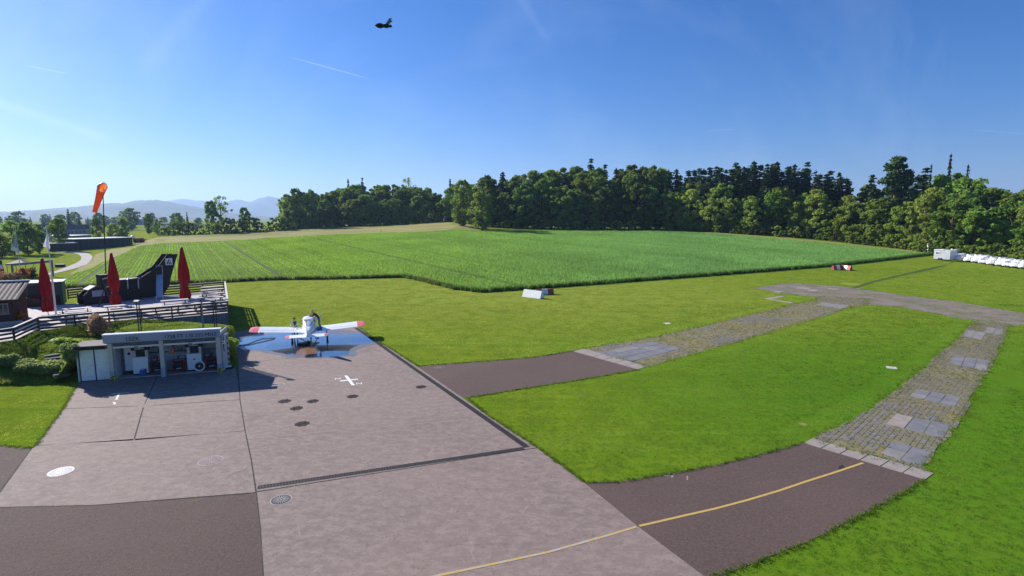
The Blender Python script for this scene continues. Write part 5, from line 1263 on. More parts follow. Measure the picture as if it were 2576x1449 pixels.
# on the right wing walk, bent over the cabin roof
person('pale-haired person in dark red shirt on the right wing leaning over the cabin', aloc(.86, .12, .865), ARZ+math.pi/2,
   dict(pel=(0,.10,.88), wai=(0,.18,1.02), che=(0,.38,1.22), nec=(0,.52,1.34), hd0=(0,.58,1.41), hd1=(0,.62,1.48), hd2=(0,.64,1.57), ls=(-.19,.40,1.27), le=(-.28,.60,1.12), lw=(-.22,.78,1.16), lh=(-.20,.86,1.17),
        rs=(.19,.40,1.27), re=(.28,.58,1.14), rw=(.22,.76,1.16), rh=(.20,.84,1.17), lp=(-.10,.08,.80), lk=(-.12,.10,.43), la=(-.12,0,.09), lf=(-.13,.15,.05), rp=(.10,.08,.80), rk=(.12,.08,.43), ra=(.12,-.05,.09), rf=(.13,.10,.05)),
   'hair_grey', 'cloth_maroon', 'cloth_maroon', 'denim')
q = aloc(-1.0, .10, .945); o = MB().loft([[(.11*r*math.cos(a)*(1+.25*math.sin(3*a)), .09*r*math.sin(a), z) for a in np.linspace(0, 2*math.pi, 12, endpoint=False)] for r, z in ((1,0),(.95,.03),(.5,.06))]).build('polishing_cloth', M('white_paint'), None, True, q); tag(o, 'white cloth lying on the left wing root', 'cloth')

# ================================================================== runway edge markers
def marker(label, a, b, bands, h=.62, w=.62, u0=None):
    A, B = T(*a), T(*b); L_ = (B-A).length; t = thing('edge_marker', label, 'marker', tuple(A), rz_of(A, B), 'wedge-shaped runway markers')
    n = len(bands)
    for i, m_ in enumerate(bands):
        x0, x1 = L_*i/n, L_*(i+1)/n
        MB().loft([[(x, -w/2, .03), (x, w/2, .03), (x, .10, h), (x, -.10, h)] for x in (x0, x1)]).build('panel', M(m_), t)
    for s in (-1, 1): MB().bb(.03, L_-.03, s*w*.42-.03, s*w*.42+.03, 0, .035).build('skid', M('dark'), t)
marker('near white wedge marker in the grass before the crop', (1319,746), (1364,751.5), ('white_paint',)*2, .95, .95)
marker('red and white wedge marker behind the white one', (1348,741), (1392,740), ('marker_red_shaded','white_paint','marker_red_shaded'), .72, .7)
marker('left half of the far marker pair, shaded red and white', (2094,679), (2118,677.5), ('marker_red_shaded','white_paint','marker_red_shaded'), .85, .7)
marker('right half of the far marker pair, white with red end', (2117,677.5), (2141,681), ('marker_red_shaded','white_paint','marker_red_shaded'), .85, .7)

# ================================================================== container and glider trailers
A, B = T(2348, 653), T(2388, 657.5); q = A; rz = rz_of(A, B); L_ = (B-A).length; hc = zat(628, A.y)-A.z
t = thing('site_container', 'light grey container with a small window at the wood edge', 'container', tuple(A), rz)
MB().bb(0, L_, 0, 2.4, .25, hc).build('body', M('far_roof'), t)
for k in range(14): MB().bb(.12+k*(L_-.2)/14, .12+k*(L_-.2)/14+.06, -.03, 0, .4, hc-.15).build('rib', M('far_roof'), t)
MB().bb(-.05, L_*.62, -.12, 2.45, hc, hc+.10).build('roof', M('white_metal'), t)
w_ = MB().bb(.35, 1.35, -.06, -.02, hc-1.15, hc-.35).build('window', M('white_metal'), t)
for k in range(3): MB().bb(.43+k*.3, .63+k*.3, -.075, -.062, hc-1.05, hc-.45).build('pane', M('glass_dark'), w_)
for x_ in (L_*.35, L_*.5): MB().tube([(x_,-.05,.26),(x_,.15,.26)], .26, 14).build('wheel', M('rubber'), t)
MB().bb(0, L_, .05, 2.3, .12, .25).build('chassis', M('dark'), t)
TRL = [(2414,657.5),(2438,660),(2457,662),(2476,665),(2496,668),(2518,670.5),(2537,673),(2556,675),(2577,677.5)]
TD = Vector((.80,.60,0)); TRZ = math.atan2(.60, .80)
def trailer(label, q, hs, kind):
    t = thing('glider_trailer', label, 'trailer', tuple(q), TRZ, 'white glider trailers parked in a row')
    def ring(x, w, h, z0=.38):
        w *= .84
        return [(x, -w/2, z0), (x, -w/2, h*.62), (x, -w*.34, h*.93), (x, 0, h), (x, w*.34, h*.93), (x, w/2, h*.62), (x, w/2, z0)]
    prof = ((0,.9,.95),(.15,1.35,1.15),(1.3,1.5,1.22),(1.6,1.55,1.55*hs),(3.0,1.6,1.72*hs),(5.6,1.55,1.7*hs),(6.7,1.4,1.45*hs),(7.0,1.1,1.1*hs)) if kind else ((0,1.0,.85),(.2,1.5,1.0),(1.1,1.6,1.05),(1.35,1.6,1.50*hs),(2.2,1.65,1.78*hs),(5.4,1.55,1.80*hs),(6.6,1.3,1.4*hs),(7.0,.9,1.0))
    b = MB().loft([ring(*p) for p in prof]).build('body', M('white_gloss'), t, True)
    MB().slab([(.35,.9),(1.15,1.0),(1.05,1.78*hs),(.75,1.86*hs),(.5,1.72*hs)], -.16+(.45 if not kind else 0), .16+(.45 if not kind else 0)).build('fin_housing', M('white_gloss'), b)
    MB().bar((1.45,-.63,1.0), (6.6,-.56,1.05), .03, .05).build('lid_seam', M('fascia'), b)
    for s in (-1, 1): MB().tube([(3.3,s*.60,.30),(3.3,s*.74,.30)], .30, 14).build('wheel', M('rubber'), t)
    MB().bar((-1.1,0,.42), (.3,0,.42), .10, .10).build('drawbar', M('steel_dull'), t); MB().tube([(-.9,0,.42),(-.9,0,0)], .04, 6).build('jockey_leg', M('steel_dull'), t)
ORD = ('first glider trailer right of the container','second glider trailer from the container','third glider trailer from the container','fourth glider trailer from the container','fifth glider trailer from the container, with rounded back','sixth glider trailer from the container','seventh glider trailer from the container','eighth glider trailer from the container','last glider trailer, cut off by the right picture edge')
for i, (u, v) in enumerate(TRL):
    q = T(u-8, v); trailer(ORD[i], q, random.uniform(.95, 1.1), i % 3)
q = T(2394, 652); trailer('taller glider trailer half hidden behind the container', q+Vector((1.2,2.0,0)), 1.3, 1)
q = T(2334, 637); t = thing('signal_box', 'white box on a pole beside the container', 'signal box', tuple(q))
hz = zat(613, q.y)-q.z
MB().tube([(0,0,0),(0,0,hz-1.0)], .06, 8).build('pole', M('steel'), t); MB().bb(-.28,.28,-.2,.2,hz-1.0,hz).build('box', M('white_metal'), t); MB().bb(-.2,.2,-.15,.15,hz-1.75,hz-1.55).build('shelf', M('white_metal'), t)
for u, v in ((959, 586), (1200, 581.5)):
    q = T(u, v-1); o = MB().tube([(0,0,0),(0,0,1.5)], [.07,.05], 6).build('field_stake', M('wood_grey'), None, False, tuple(q)); tag(o, 'wooden stake at the meadow edge '+('in the middle of the rise' if u < 1000 else 'below the lone round tree'), 'stake')

# ================================================================== bee before the lens of the webcam
q = at(965, 65, 1.15); t = thing('bee', 'dark insect flying high against the blue sky', 'insect', tuple(q), R(8))
MB().loft([[(x, r*math.cos(a), r*math.sin(a)) for a in np.linspace(0, 2*math.pi, 10, endpoint=False)] for x, r in ((-.017,.001),(-.012,.0045),(-.005,.0050),(0,.003),(.004,.0042),(.009,.0038),(.011,.002),(.014,.0032),(.017,.001))]).build('body', M('hair_dark'), t, True)
for s in (-1, 1): MB().add([(.004,s*.002,.003),(.012,s*.004,.014),(.018,s*.008,.013),(.010,s*.004,.004)],[(0,1,2,3)]).build('wing', M('steel_dull'), t)

# ================================================================== trees
def leaf_mesh(name, centres, normals, size, material):
    c = np.array(centres); n = len(c); nr = np.array(normals)*.8+rng.normal(0, .55, (n, 3)); nr /= np.linalg.norm(nr, axis=1)[:,None]+1e-9
    a = np.cross(nr, rng.normal(0, 1, (n, 3))); a /= np.linalg.norm(a, axis=1)[:,None]+1e-9; b = np.cross(nr, a)
    s = size*rng.uniform(.55, 1.35, (n, 1)); V = np.stack([c-a*s-b*s*.25, c-a*s*.1-b*s*.8, c+a*s+b*s*.2, c+a*s*.15+b*s*.75], 1)
    o = tri_mesh(name, V, material, None, 4); me = o.data; bpy.data.objects.remove(o); return me
def deciduous(h, rx, zlow, nc, nq, size, mt, flat=1.0, gap=.0, asym=.25):
    lumps = []; tr_ = MB(); r0 = .017*h+.08
    lean = Vector((random.uniform(-.03,.03)*h, random.uniform(-.03,.03)*h, 0))
    tr_.tube([(0,0,-.5),(lean.x*.3,lean.y*.3,h*.3),(lean.x,lean.y,h*.72)], [r0, r0*.75, r0*.25], 8)
    cz, hz_ = (zlow+h)/2, (h-zlow)/2
    for i in range(nc):
        t_ = random.uniform(0, 1)**.8; ph = random.uniform(0, 2*math.pi); cz_ = random.uniform(-1, 1)
        rr = math.sqrt(1-abs(cz_)**2.2)*random.choice((random.uniform(.5, .95), random.uniform(.85, 1.18)))*(1+asym*math.sin(2*ph+i))
        rl = random.choice((random.uniform(.05,.09), random.uniform(.09,.16)))*h*.62
        p = Vector((math.cos(ph)*rr*(rx-rl*.6)+lean.x, math.sin(ph)*rr*(rx-rl*.6)+lean.y, cz+cz_*(hz_-rl*.55))); lumps.append((p, rl))
        if i % 3 == 0: tr_.tube([(lean.x*.6,lean.y*.6,min(p.z*.75,h*.6)), tuple(p*.55+Vector((lean.x,lean.y,p.z*.9+0))*.45), tuple(p)], [r0*.32, r0*.2, r0*.06], 5)
    C, N = [], []
    for p, rl in lumps:
        for _ in range(nq):
            d = Vector((random.gauss(0,1), random.gauss(0,1), random.gauss(.15,1))).normalized()
            if random.random() < gap: continue
            q = p + Vector((d.x, d.y, d.z*.8*flat))*rl*random.uniform(.62, 1.08); C.append(q[:]); N.append(d[:])
    return tr_.mesh('trunk', M('bark')), leaf_mesh('crown', C, N, size, mt)
def conifer(h, r, nl, mt, zlow=.08, ragged=.25, dens=1.0, size=.5):
    tr_ = MB().tube([(0,0,-.5),(0,0,h*.5),(0,0,h*.97)], [.016*h, .010*h, .02], 7); C, N = [], []
    for i in range(nl):
        f = (i+random.random()*.6)/nl; z = h*(zlow+(1-zlow)*f); R_ = r*(1-f)**.8*random.uniform(1-ragged, 1+ragged*.6)+.35
        nb = max(7, int(11*(1-f)+5)); off = random.random()*6
        for k in range(nb):
            a = off+2*math.pi*k/nb+random.uniform(-.25,.25); Lb = R_*random.uniform(.7,1.1); m_ = max(3, int(Lb/.26*dens))
            for j in range(m_):
                s = (j+random.random())/m_; zz = z - s*Lb*.32 + random.uniform(-.15,.15)
                C.append((math.cos(a)*Lb*s+random.gauss(0,.13), math.sin(a)*Lb*s+random.gauss(0,.13), zz)); N.append((math.cos(a)*.3, math.sin(a)*.3, .95))
    C.append((0,0,h)); N.append((0,0,1))
    return tr_.mesh('trunk', M('bark')), leaf_mesh('crown', C, N, size, mt)
def pine(h):
    tr_ = MB().tube([(0,0,-.5),(.2,0,h*.55),(-.1,.1,h*.95)], [.42,.34,.12], 8); C, N = [], []
    for i in range(30):
        z = h*random.uniform(.50, .98); rr = h*.16*random.uniform(.15, 1)*(1.35-z/h*.7); a = random.uniform(0, 6.28); p = Vector((math.cos(a)*rr, math.sin(a)*rr, z)); rl = h*random.uniform(.035,.065)
        tr_.tube([(0,0,z-.8), tuple(p)], [.09,.04], 5)
        for _ in range(110):
            d = Vector((random.gauss(0,1), random.gauss(0,1), random.gauss(.1,.7))).normalized(); C.append((p+Vector((d.x*1.3,d.y*1.3,d.z*.8))*rl*random.uniform(.5,1.1))[:]); N.append(d[:])
    return tr_.mesh('trunk', M('bark_red')), leaf_mesh('crown', C, N, .42, M('leaf_con'))
PROTO = {'dec': [], 'light': [], 'con': [], 'shrub': [], 'airy': [], 'tall': []}
for i in range(6): PROTO['dec'].append((20.0, deciduous(20, random.uniform(5.2,6.6), random.uniform(.2,1.0), 92, 72, .44, M('leaf_dec'))))
for i in range(4): PROTO['light'].append((20.0, deciduous(20, random.uniform(4.6,5.8), random.uniform(.2,.8), 84, 70, .42, M('leaf_light'))))
for i in range(3): PROTO['tall'].append((20.0, deciduous(20, random.uniform(3.4,4.2), random.uniform(.6,1.6), 78, 70, .40, M('leaf_dec'))))
for i in range(5): PROTO['con'].append((24.0, conifer(24, random.uniform(3.2,4.2), 30, M('leaf_con'), size=.50)))
for i in range(2): PROTO['airy'].append((20.0, deciduous(20, 4.6, 4.0, 34, 60, .36, M('leaf_dec'), gap=.35)))
for i in range(4): PROTO['shrub'].append((4.0, deciduous(4, random.uniform(1.9,2.6), .1, 26, 70, .22, M('leaf_light' if i % 2 else 'leaf_dec'))))
PROTO['pine'] = [(24.0, pine(24))]
PROTO['dead'] = [(22.0, conifer(22, 2.6, 24, M('leaf_dead'), .15, .4, .7, .40))]
ntree = 0
def tree(kind, label, q, h, group, wscale=1.0, cat='tree', name=None):
    global ntree; ntree += 1
    h0, (tm, cm) = random.choice(PROTO[kind]); s = h/h0
    t = thing(name or {'con':'spruce_tree','dead':'spruce_tree','pine':'pine_tree','shrub':'shrub'}.get(kind, 'broadleaf_tree'), label, cat, tuple(q), random.uniform(0, 6.28), group, (s*wscale, s*wscale, s))
    for nm, m_ in (('trunk', tm), ('crown', cm)):
        o = bpy.data.objects.new(nm, m_); COL.objects.link(o); o.parent = t
    return t
SKY_U = [700,725,800,830,880,915,970,1030,1090,1105,1135,1170,1220,1290,1320,1360,1400,1450,1480,1520,1580,1620,1660,1690,1725,1800,1860,1900,1940,2010,2040,2100,2200,2260,2300,2330,2380,2410,2450,2500,2560,2620,2700]
SKY_V = [500,484,480,485,462,460,462,465,470,488,462,458,440,434,424,428,424,418,414,424,416,416,424,434,424,418,410,408,408,412,424,434,438,438,432,428,424,430,446,474,468,462,460]
def sky_v(u): return float(np.interp(u, SKY_U, SKY_V))
def zone(u):
    return 'wood beyond the meadow' if u < 1150 else 'wood behind the crop' if u < 1700 else 'wood right of the crop' if u < 2330 else 'wood behind the trailers'
KN = {'dec':'dark green tree','light':'yellow-green tree','con':'dark pointed spruce','tall':'slender leafy tree','airy':'thin-crowned tree'}
ROWN = ('front row of the','second row of the','third row of the','back row of the')
ONES = 'first second third fourth fifth sixth seventh eighth ninth tenth eleventh twelfth thirteenth fourteenth fifteenth sixteenth seventeenth eighteenth nineteenth'.split()
TENS = {20:'twenty',30:'thirty',40:'forty',50:'fifty',60:'sixty'}
def nth(k):      # 1 -> first
    if k < 20: return ONES[k-1]
    return (TENS[k//10*10][:-1]+'ieth') if k % 10 == 0 else TENS[k//10*10]+'-'+ONES[k % 10-1]
COUNT = {}
def ordinal(what, where):
    k = COUNT[(what, where)] = COUNT.get((what, where), 0)+1
    return f'{nth(k)} {what} from the left, {where}'
def wood(u0, u1, rows):
    for r, (dy, f0, f1, sp_x, kinds) in enumerate(rows):
        u = u0
        while u < u1:
            Y = Yfar(u)+dy+random.uniform(-2, 2); X = (u-CX)/FPX*Y; z = tz(X, Y)
            hs = zat(sky_v(u), Y)-z; kd = random.choices(*zip(*kinds(u)))[0]; h = max(5, hs*random.uniform(f0, f1))
            if kd == 'con' and r >= 2: h *= random.uniform(.97, 1.06)
            if kd != 'con' and r >= 1 and 1690 < u < 2330: h *= .84
            wh = f'{ROWN[r]} {zone(u)}'; tree(kd, ordinal(KN[kd], wh), (X, Y, z-.1), h, 'trees of the '+zone(u), random.uniform(.95, 1.2)*(1.3 if kd == 'con' else 1))
            u += sp_x*random.uniform(.75, 1.25)*FPX/Y
def k_front(u): return [('light', .95 if u > 1750 else .25), ('dec', .5), ('tall', .25), ('con', .06)]  # more pale leaves at right: sunlit front of the wood put into colour
def k_mid(u): return [('con', .75 if 1700 < u < 2090 else .12), ('dec', .5), ('tall', .35), ('light', .45 if u > 1700 else .08)]  # pale-leaf share raised at right too, painting that side as sunlit
def k_back(u): return [('con', 3.0 if 1700 < u < 2330 else .40), ('dec', .6), ('tall', .45), ('airy', .08)]
wood(1150, 2700, [(3, .48, .76, 7.5, k_front), (10, .70, .92, 7.5, k_mid), (18, .88, 1.0, 7.5, k_back), (27, .92, 1.02, 6.8, k_back)])
wood(728, 1150, [(3, .45, .75, 5.5, lambda u: [('dec', .6), ('tall', .3), ('light', .1)]), (11, .72, .95, 7.0, k_mid), (20, .90, 1.0, 7.0, k_back), (28, .93, 1.02, 8.0, k_back)])
for k_, u in enumerate(np.linspace(1708, 2105, 30)):
    u += random.uniform(-6, 6); Y = Yfar(u)+random.uniform(13, 30); X = (u-CX)/FPX*Y; z = tz(X, Y)
    tree('con', ordinal('tall dark spruce', 'conifer crest above the '+zone(u)), (X, Y, z-.1), (zat(sky_v(u)+random.choice((0, 4, 10, 20)), Y)-z), 'spruces of the conifer crest', random.uniform(1.15, 1.5))
def hero(kind, label, u, vb, vt, wpx=None, dy=0, name=None):
    q = T(u, vb); q = Vector((q.x*(q.y+dy)/q.y, q.y+dy, 0)); q.z = tz(q.x, q.y); h = zat(vt, q.y)-q.z; h0 = PROTO[kind][0][0]
    ws = 1.0
    if wpx:
        cr_ = PROTO[kind][0][1][1]; wm = max(v.co.x for v in cr_.vertices)*2*h/h0; ws = (wpx/FPX*q.y)/wm
    return tree(kind, label, tuple(q), h, None, ws, name=name)
hero('light', 'round light-barked tree standing free before the wood at the crop corner', 1213, 580, 482, 70)
hero('dec', 'broad tree beside the free-standing round tree', 1165, 572, 452, 75, 8)
hero('con', 'tallest spruce above the middle of the wood', 1483, 577.5, 399, None, 26)
hero('con', 'spruce just right of the tallest spruce', 1518, 577.5, 414, None, 24)
hero('dead', 'brown dying spruce among green trees at the wood edge', 2040, 600, 428, 42, 6)
hero('pine', 'tall red-barked pine standing above the wood', 2241, 626, 394, None, 12)
hero('con', 'highest spruce at the right above the wood', 2367, 640, 388, 44, 24)
hero('con', 'pale spruce right of the highest one', 2412, 640, 416, 40, 24)
hero('con', 'slim spruce left of the tall pine group', 2322, 632, 414, 34, 22)
hero('con', 'spruce at the right picture edge', 2562, 655, 455, 40, 26)
hero('con', 'spruce poking above the left wood, left one', 880, 570, 450, 34, 24)
hero('con', 'spruce poking above the left wood, middle one', 915, 569, 447, 36, 24)
hero('airy', 'thin-crowned tree poking above the left wood', 1029, 563, 443, 40, 24)
hero('con', 'spruce above the gap at the end of the left wood', 1134, 557, 450, 36, 22)
# freestanding trees on the left
hero('dec', 'big dark tree at the left end of the meadow hedge', 535, 586, 505, 50, 4)
hero('airy', 'airy taller tree behind the big dark one in the hedge', 558, 585, 489, 48, 8)
hero('dec', 'left half of the dark tree pair above the meadow', 748, 576, 473, 52, 4)
hero('dec', 'right half of the dark tree pair above the meadow', 785, 575, 477, 52, 5)
hero('dec', 'small round tree in the hedge right of the airy tree', 617, 583, 521, 34, 3)
hero('con', 'lone dark conifer before the flat-roofed hall', 474, 590, 533, 18, 6)
hero('dec', 'round tree left of the slim cypress in the valley', 376, 592, 537, 32, 20)
hero('con', 'slim dark cypress in the valley', 397, 592, 546, 7, 20)
hero('light', 'round tree behind the right part of the long barn', 310, 606, 550, 36, 15)
hero('light', 'low yellowish tree above the barn roof', 285, 606, 562, 30, 8)
hero('dec', 'dark round tree left of the windsock mast behind the barn', 246, 610, 548, 34, 20)
hero('tall', 'dark tall tree left of the long barn', 152, 631, 547, 44)
hero('dec', 'dense dark tree behind the left flagpole', 72, 642, 557, 62)
hero('tall', 'dark tree between the two flagpoles', 100, 640, 562, 40, 4)
hero('light', 'tree at the left behind the gazebo', 38, 646, 556, 46, 8)
hero('light', 'bushy tree at the left picture edge', 5, 648, 588, 60)
u = 395
while u < 735:
    q = T(u, float(np.interp(u, [395,560,740], [592,588,579]))); lb = ordinal('rounded bush', 'hedge at the left end of the meadow' if u < 560 else 'hedge between the airy tree and the left wood')
    tree('shrub', lb, (q.x, q.y+2, q.z-.2), random.uniform(3.2, 6.5 if u < 560 else 8.5), 'hedge bushes along the meadow', random.uniform(.8, 1.2), 'bush'); u += random.uniform(9, 15)
u = 1235
while u < 2600:
    Y = Yfar(u)+random.uniform(-2.5, .5); X = (u-CX)/FPX*Y; lb = ordinal('low bush', 'foot of the '+zone(u))
    tree('shrub', lb, (X, Y, tz(X, Y)-.1), random.uniform(1.6, 4.2), 'low bushes at the foot of the wood', random.uniform(.8, 1.3), 'bush'); u += random.uniform(7, 15)
u = 735
while u < 1150:
    Y = Yfar(u)+random.uniform(-1, 1); X = (u-CX)/FPX*Y; lb = ordinal('low bush', 'foot of the wood beyond the meadow')
    tree('shrub', lb, (X, Y, tz(X, Y)-.1), random.uniform(3, 7), 'low bushes at the foot of the wood', random.uniform(.8, 1.3), 'bush'); u += random.uniform(8, 15)
for u in sorted(random.uniform(-60, 520) for _ in range(46)):
    Y = random.uniform(420, 760); X = (u-CX)/FPX*Y; z = tz(X, Y)
    lb = ordinal('small distant hazy tree', 'valley before the hills'); tree(random.choice(('dec','dec','tall','light','con')), lb, (X, Y, z-.2), random.uniform(9, 19), 'distant hazy trees in the valley', 1.1)
for (u, w) in ((797, 1.6), (838, 2.0), (859, 1.6)):
    q = T(u, 571.5); lb = {797:'tiny pale bush on the meadow crest, left of two dark ones',838:'tiny dark bush on the meadow crest, middle one',859:'tiny dark bush on the meadow crest, right one'}[u]
    tree('shrub', lb, tuple(q), w, None, 1, 'bush')

# ================================================================== far buildings
def hall(name, label, a, b, depth, vt, roofm, wallm, kind='flat', cat='building', overh=.4, wins=0):
    A, B = T(*a), T(*b); L_ = (B-A).length; h = zat(vt, A.y)-A.z; t = thing(name, label, cat, (A.x, A.y, A.z), rz_of(A, B))
    MB().bb(0, L_, 0, depth, -1, h).build('wall', M(wallm), t)
    if kind == 'flat': MB().bb(-overh, L_+overh, -overh*1.5, depth+overh, h, h+.22).build('roof', M(roofm), t)
    elif kind == 'gable': MB().loft([[(x,-overh,h),(x,depth/2,h+depth*.22),(x,depth+overh,h),(x,depth+overh,h-.2),(x,depth/2,h+depth*.22-.2),(x,-overh,h-.2)] for x in (-overh, L_+overh)]).build('roof', M(roofm), t)
    elif kind == 'saw':
        n = 4
        for i in range(n): MB().loft([[(L_*i/n,y,h),(L_*i/n+.3,y,h+3.2),(L_*(i+1)/n,y,h+.3),(L_*(i+1)/n,y,h)] for y in (0, depth)]).build('shed_roof', M(roofm), t)
    for i in range(wins):
        x_ = L_*(i+.5)/wins; MB().bb(x_-L_/wins*.3, x_+L_/wins*.3, -.06, -.01, h*.35, h*.7).build('window', M('glass_dark'), t)
    return t, L_, h
t, L_, h = hall('long_barn', 'long low dark barn with pale roof edge left of the meadow', (188,629), (334,616), 9, 603, 'far_roof', 'far_dark')
for k in range(11): MB().bb(L_*(k+.5)/11-.12, L_*(k+.5)/11+.12, -.08, -.01, .1, h-.2).build('door_post', M('far_tile'), t)
hall('lean_to', 'low dark lean-to at the left end of the long barn', (172,632), (190,629.5), 5, 613, 'far_roof', 'far_dark')
hall('factory', 'sawtooth-roofed factory beyond the barn', (178,590), (236,588), 40, 578, 'far_tile', 'far_wall', 'saw', wins=6)
hall('hall', 'light hall with bright metal roof between barn and factory', (180,606), (231,602), 14, 594, 'far_roof', 'far_wall')
hall('works_building', 'long grey works building left of the factory', (98,592), (170,590), 30, 575, 'far_tile', 'far_wall', wins=7)
hall('flat_hall', 'flat grey hall behind the lone conifer', (424,577), (498,576), 40, 562, 'far_roof', 'far_wall', wins=5)
hall('brown_building', 'grey building above the trees left of the cypress', (292,567), (372,566), 60, 552, 'far_tile', 'far_wall', wins=6)
hall('white_house', 'small white house in the valley between dark trees', (112,618), (128,617), 8, 592, 'far_tile', 'white_paint', 'gable', wins=2)
q = T(350, 611); t = thing('farm_machine', 'red farm machine parked beside the long barn', 'farm machine', tuple(q), .2)
MB().bb(-1.6,1.4,-.7,.7,.7,1.7).build('hopper', M('red_cart'), t); MB().bb(1.3,2.3,-.5,.5,.8,1.4).build('hood', M('red_gloss'), t)
for x_ in (-.9,.9): MB().tube([(x_,-.95,.55),(x_,-.70,.55)], .55, 16).build('wheel', M('rubber'), t); MB().tube([(x_,.70,.55),(x_,.95,.55)], .55, 16).build('wheel', M('rubber'), t)
MB().bar((-1.6,0,.6), (-3.0,0,.5), .12, .12).build('drawbar', M('steel_dull'), t)
q = T(335, 606); t = thing('feed_tank', 'small white tank at the right corner of the long barn', 'tank', tuple(q)); MB().ball((0,0,1.6), (.8,.8,.6), 12, 8).build('tank', M('white_metal'), t, True)
for s in (-1, 1): MB().bar((s*.4,0,0), (s*.4,0,1.2), .1, .1).build('leg', M('steel_dull'), t)

# ================================================================== hills
def ridge(name, label, D, prof, depth, wob):
    us = np.linspace(prof[0][0], prof[-1][0], 150); vv = np.interp(us, [p[0] for p in prof], [p[1] for p in prof])
    rows = []
    for k in range(14):
        f = k/13; Y = D - depth*(1-f); row = []
        for u, v in zip(us, vv):
            X = (u-CX)/FPX*D; zt = zat(v, D)
            z = zt*(f**1.15) + (wob*zt*math.sin(X*.004+k*.9)*math.sin(X*.0017+k*.5)*f*(1-f)*2 if 0 < k < 13 else 0)
            z += random.uniform(0, 7*D/2500)*(.4 if k < 13 else .55)*f
            row.append((X*(.86+.14*f), Y, z-12*(1-f)))
        rows.append(row)
    rows.append([(p[0], p[1]+depth*.8, -12) for p in rows[-1]])
    n = len(us); b = MB(); b.v = [p for r in rows for p in r]
    b.f = [(i*n+j, i*n+j+1, (i+1)*n+j+1, (i+1)*n+j) for i in range(len(rows)-1) for j in range(n-1)]
    struct(b.build(name, M('hill'), None, True), label)
ridge('hills', 'near wooded ridge of hills at the left horizon', 4200, [(-700,548),(-300,540),(0,536),(95,535),(117,528),(168,524),(232,521),(277,512),(328,512),(350,506),(376,504.5),(408,503.5),(443,511),(472,516),(510,524),(560,534),(640,545),(760,552)], 1800, .35)
ridge('hills', 'far pale ridge of hills behind the near one', 8200, [(-400,548),(200,530),(380,515),(435,505.5),(482,500.6),(501,506),(520,504.5),(540,508),(578,508),(603,502.5),(636,509),(661,499.6),(684,494),(707,498.7),(740,508),(900,525),(1300,540)], 2200, .25)

# ================================================================== grass blades on the mown lawn
occupied = paved + [TERR_POLY, BANK]
def lawn(n, x0, x1, y0, y1, h, w, nb, spread, name, label):
    x = rng.uniform(x0, x1, n); y = rng.uniform(y0, y1, n)
    ok = (np.abs(x) < y*1.02+3) & ~inpoly(x, y, crop_poly)
    x, y = x[ok], y[ok]; ok = np.ones(len(x), bool)
    for p in occupied: ok &= ~inpoly(x, y, p)
    x, y = x[ok], y[ok]
    nzz = .45*vnoise(x, y, 9, 1)+.45*vnoise(x, y, 2.6, 2)+.45*vnoise(x, y, .8, 5)
    mixy = np.clip((y-12)/58+(8-x)/42, 0, 1)[:,None]
    base = (np.array([.100,.218,.030])[None]*(1-mixy)+np.array([.390,.405,.070])[None]*mixy)*(1+.42*nzz+.08*np.sin((x*.35+y)*.62)*np.sin(x*.05+2)+.07*np.sin(x*.9+y*.35+2*np.sin(y*.1)))[:,None]*rng.uniform(.66, 1.34, (len(x), 1))
    if y0 < 60:
        dm = np.full(len(x), 99.0)
        for p in GT:
            for a, b in zip(p, p[1:]+p[:1]): dm = np.minimum(dm, dist_seg(x, y, a, b))
        band = np.clip((1.5-dm)/.25, 0, 1)[:,None]; rim = np.exp(-((dm-1.65)/.12)**2)[:,None]
        base = base*(1+.28*band-.25*rim) + np.array([.05,.035,.006])[None]*band
        for off in (0, 1.5):
            a_, b_ = G(1700,1060), G(1760,1180); dw = dist_seg(x, y, (a_.x+off, a_.y), (b_.x+off, b_.y)); base = base*(1+.22*np.exp(-(dw/.16)**2))[:,None]
    dry = rng.uniform(0, 1, len(x)) < (.03+.12*mixy[:,0])*(1+(nzz > .4)); base[dry] = .55*base[dry]+.45*np.array([.31,.30,.04])
    o = blades(name, np.stack([x, y, terr(x, y)], 1), np.full(len(x), h)*(1+.25*nzz), w, nb, spread, M('lawn_blade'), base, .9)
    return tag(o, label, 'grass', kind='stuff')
lawn(60000, -32, 30, 11.5, 34, .046, .015, 8, .10, 'mown_grass', 'short mown grass near the camera beside the apron')
lawn(60000, -45, 62, 34, 62, .055, .032, 5, .17, 'mown_grass', 'short mown grass round the paver tracks')
lawn(46000, -75, 108, 62, 105, .06, .05, 3, .25, 'mown_grass', 'short mown grass between gravel road and crop')
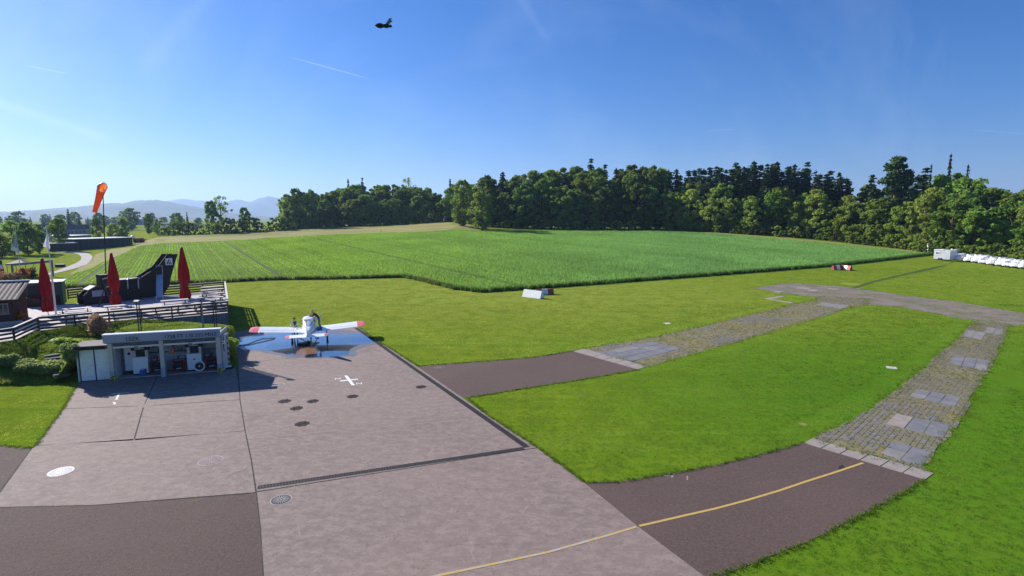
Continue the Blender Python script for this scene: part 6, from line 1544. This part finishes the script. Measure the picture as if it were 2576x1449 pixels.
# tufts creeping over the edges of the pavement and between the pavers
P = []
EDGES = [[(903,824),(945,857),(985,879),(1035,912),(1052,921),(1250,907),(1350,898),(1441,884)], [(1607,930),(1476,953),(1300,981),(1174,1001),(1230,1047),(1352,1127),(1471,1215),(1560,1211),(1668,1195),(1800,1170),(1906,1145),(2020,1114)],
         [(2328,1208),(2184,1289),(2032,1364.6),(1881,1424),(1812,1449),(1772,1465)], [(190,976),(160,1029),(90,1122),(78,1128),(0,1121)]]
for poly, am, den in [(pix(e), .06, 26) for e in EDGES] + [(GT[0]+GT[0][:1], .22, 9), (GT[1]+GT[1][:1], .20, 12), (GT[2]+GT[2][:1], .22, 6)]:
    for a, b in zip(poly[:-1], poly[1:]):
        a = Vector(a); b = Vector(b)
        for _ in range(int((b-a).length*den)):
            q = a.lerp(b, random.random())+Vector((random.gauss(0, am), random.gauss(0, am))); P.append((q.x, q.y, .005))
P = np.array(P); keep = np.ones(len(P), bool)
for k, p in enumerate(paved[:8]): keep &= ~inpoly(P[:,0], P[:,1], inset(p, .07))
P = P[keep]; tt = np.tile([[.135,.210,.028]], (len(P), 1))*rng.uniform(.7, 1.25, (len(P), 1))
o = blades('edge_grass', P, np.full(len(P), .085), .022, 7, .09, M('lawn_blade'), tt, .9); tag(o, 'uneven grass creeping over the pavement edges', 'grass', kind='stuff')
x = rng.uniform(5, 45, 60000); y = rng.uniform(14, 75, 60000); ok = inpoly(x, y, GT[0]) | inpoly(x, y, GT[1])
for f in field_polys: ok &= ~inpoly(x, y, inset(f, .05))
x, y = x[ok], y[ok]; nn = np.sin(x*.55+y*.31)+np.sin(y*.8-x*.23)*.8; ok = rng.uniform(-1.8, 2.0, len(x)) < nn+.45; x, y = x[ok], y[ok]
tt = np.tile([[.145,.165,.035]], (len(x), 1))*rng.uniform(.7, 1.3, (len(x), 1)); dry = rng.uniform(0, 1, len(x)) < .4; tt[dry] = [.23,.19,.07]
o = blades('paver_grass', np.stack([x, y, np.full(len(x), .008)], 1), np.full(len(x), .06), .03, 5, .13, M('lawn_blade'), tt, 1.0); tag(o, 'sparse dry grass growing between the pavers', 'grass', kind='stuff')

# ================================================================== air
hm = bpy.data.materials.new('haze'); hm.use_nodes = True; hn = hm.node_tree; hn.nodes.clear()
ho = hn.nodes.new('ShaderNodeOutputMaterial'); hv = hn.nodes.new('ShaderNodeVolumePrincipled')
hv.inputs['Color'].default_value = (.45, .66, 1.0, 1); hv.inputs['Density'].default_value = .00011; hv.inputs['Anisotropy'].default_value = .25
hn.links.new(hv.outputs[0], ho.inputs['Volume'])
o = MB().bb(-10800, 10800, -420, 10600, -14, 440).build('haze', hm); tag(o, 'thin blue morning haze over the valley', 'haze', kind='stuff')
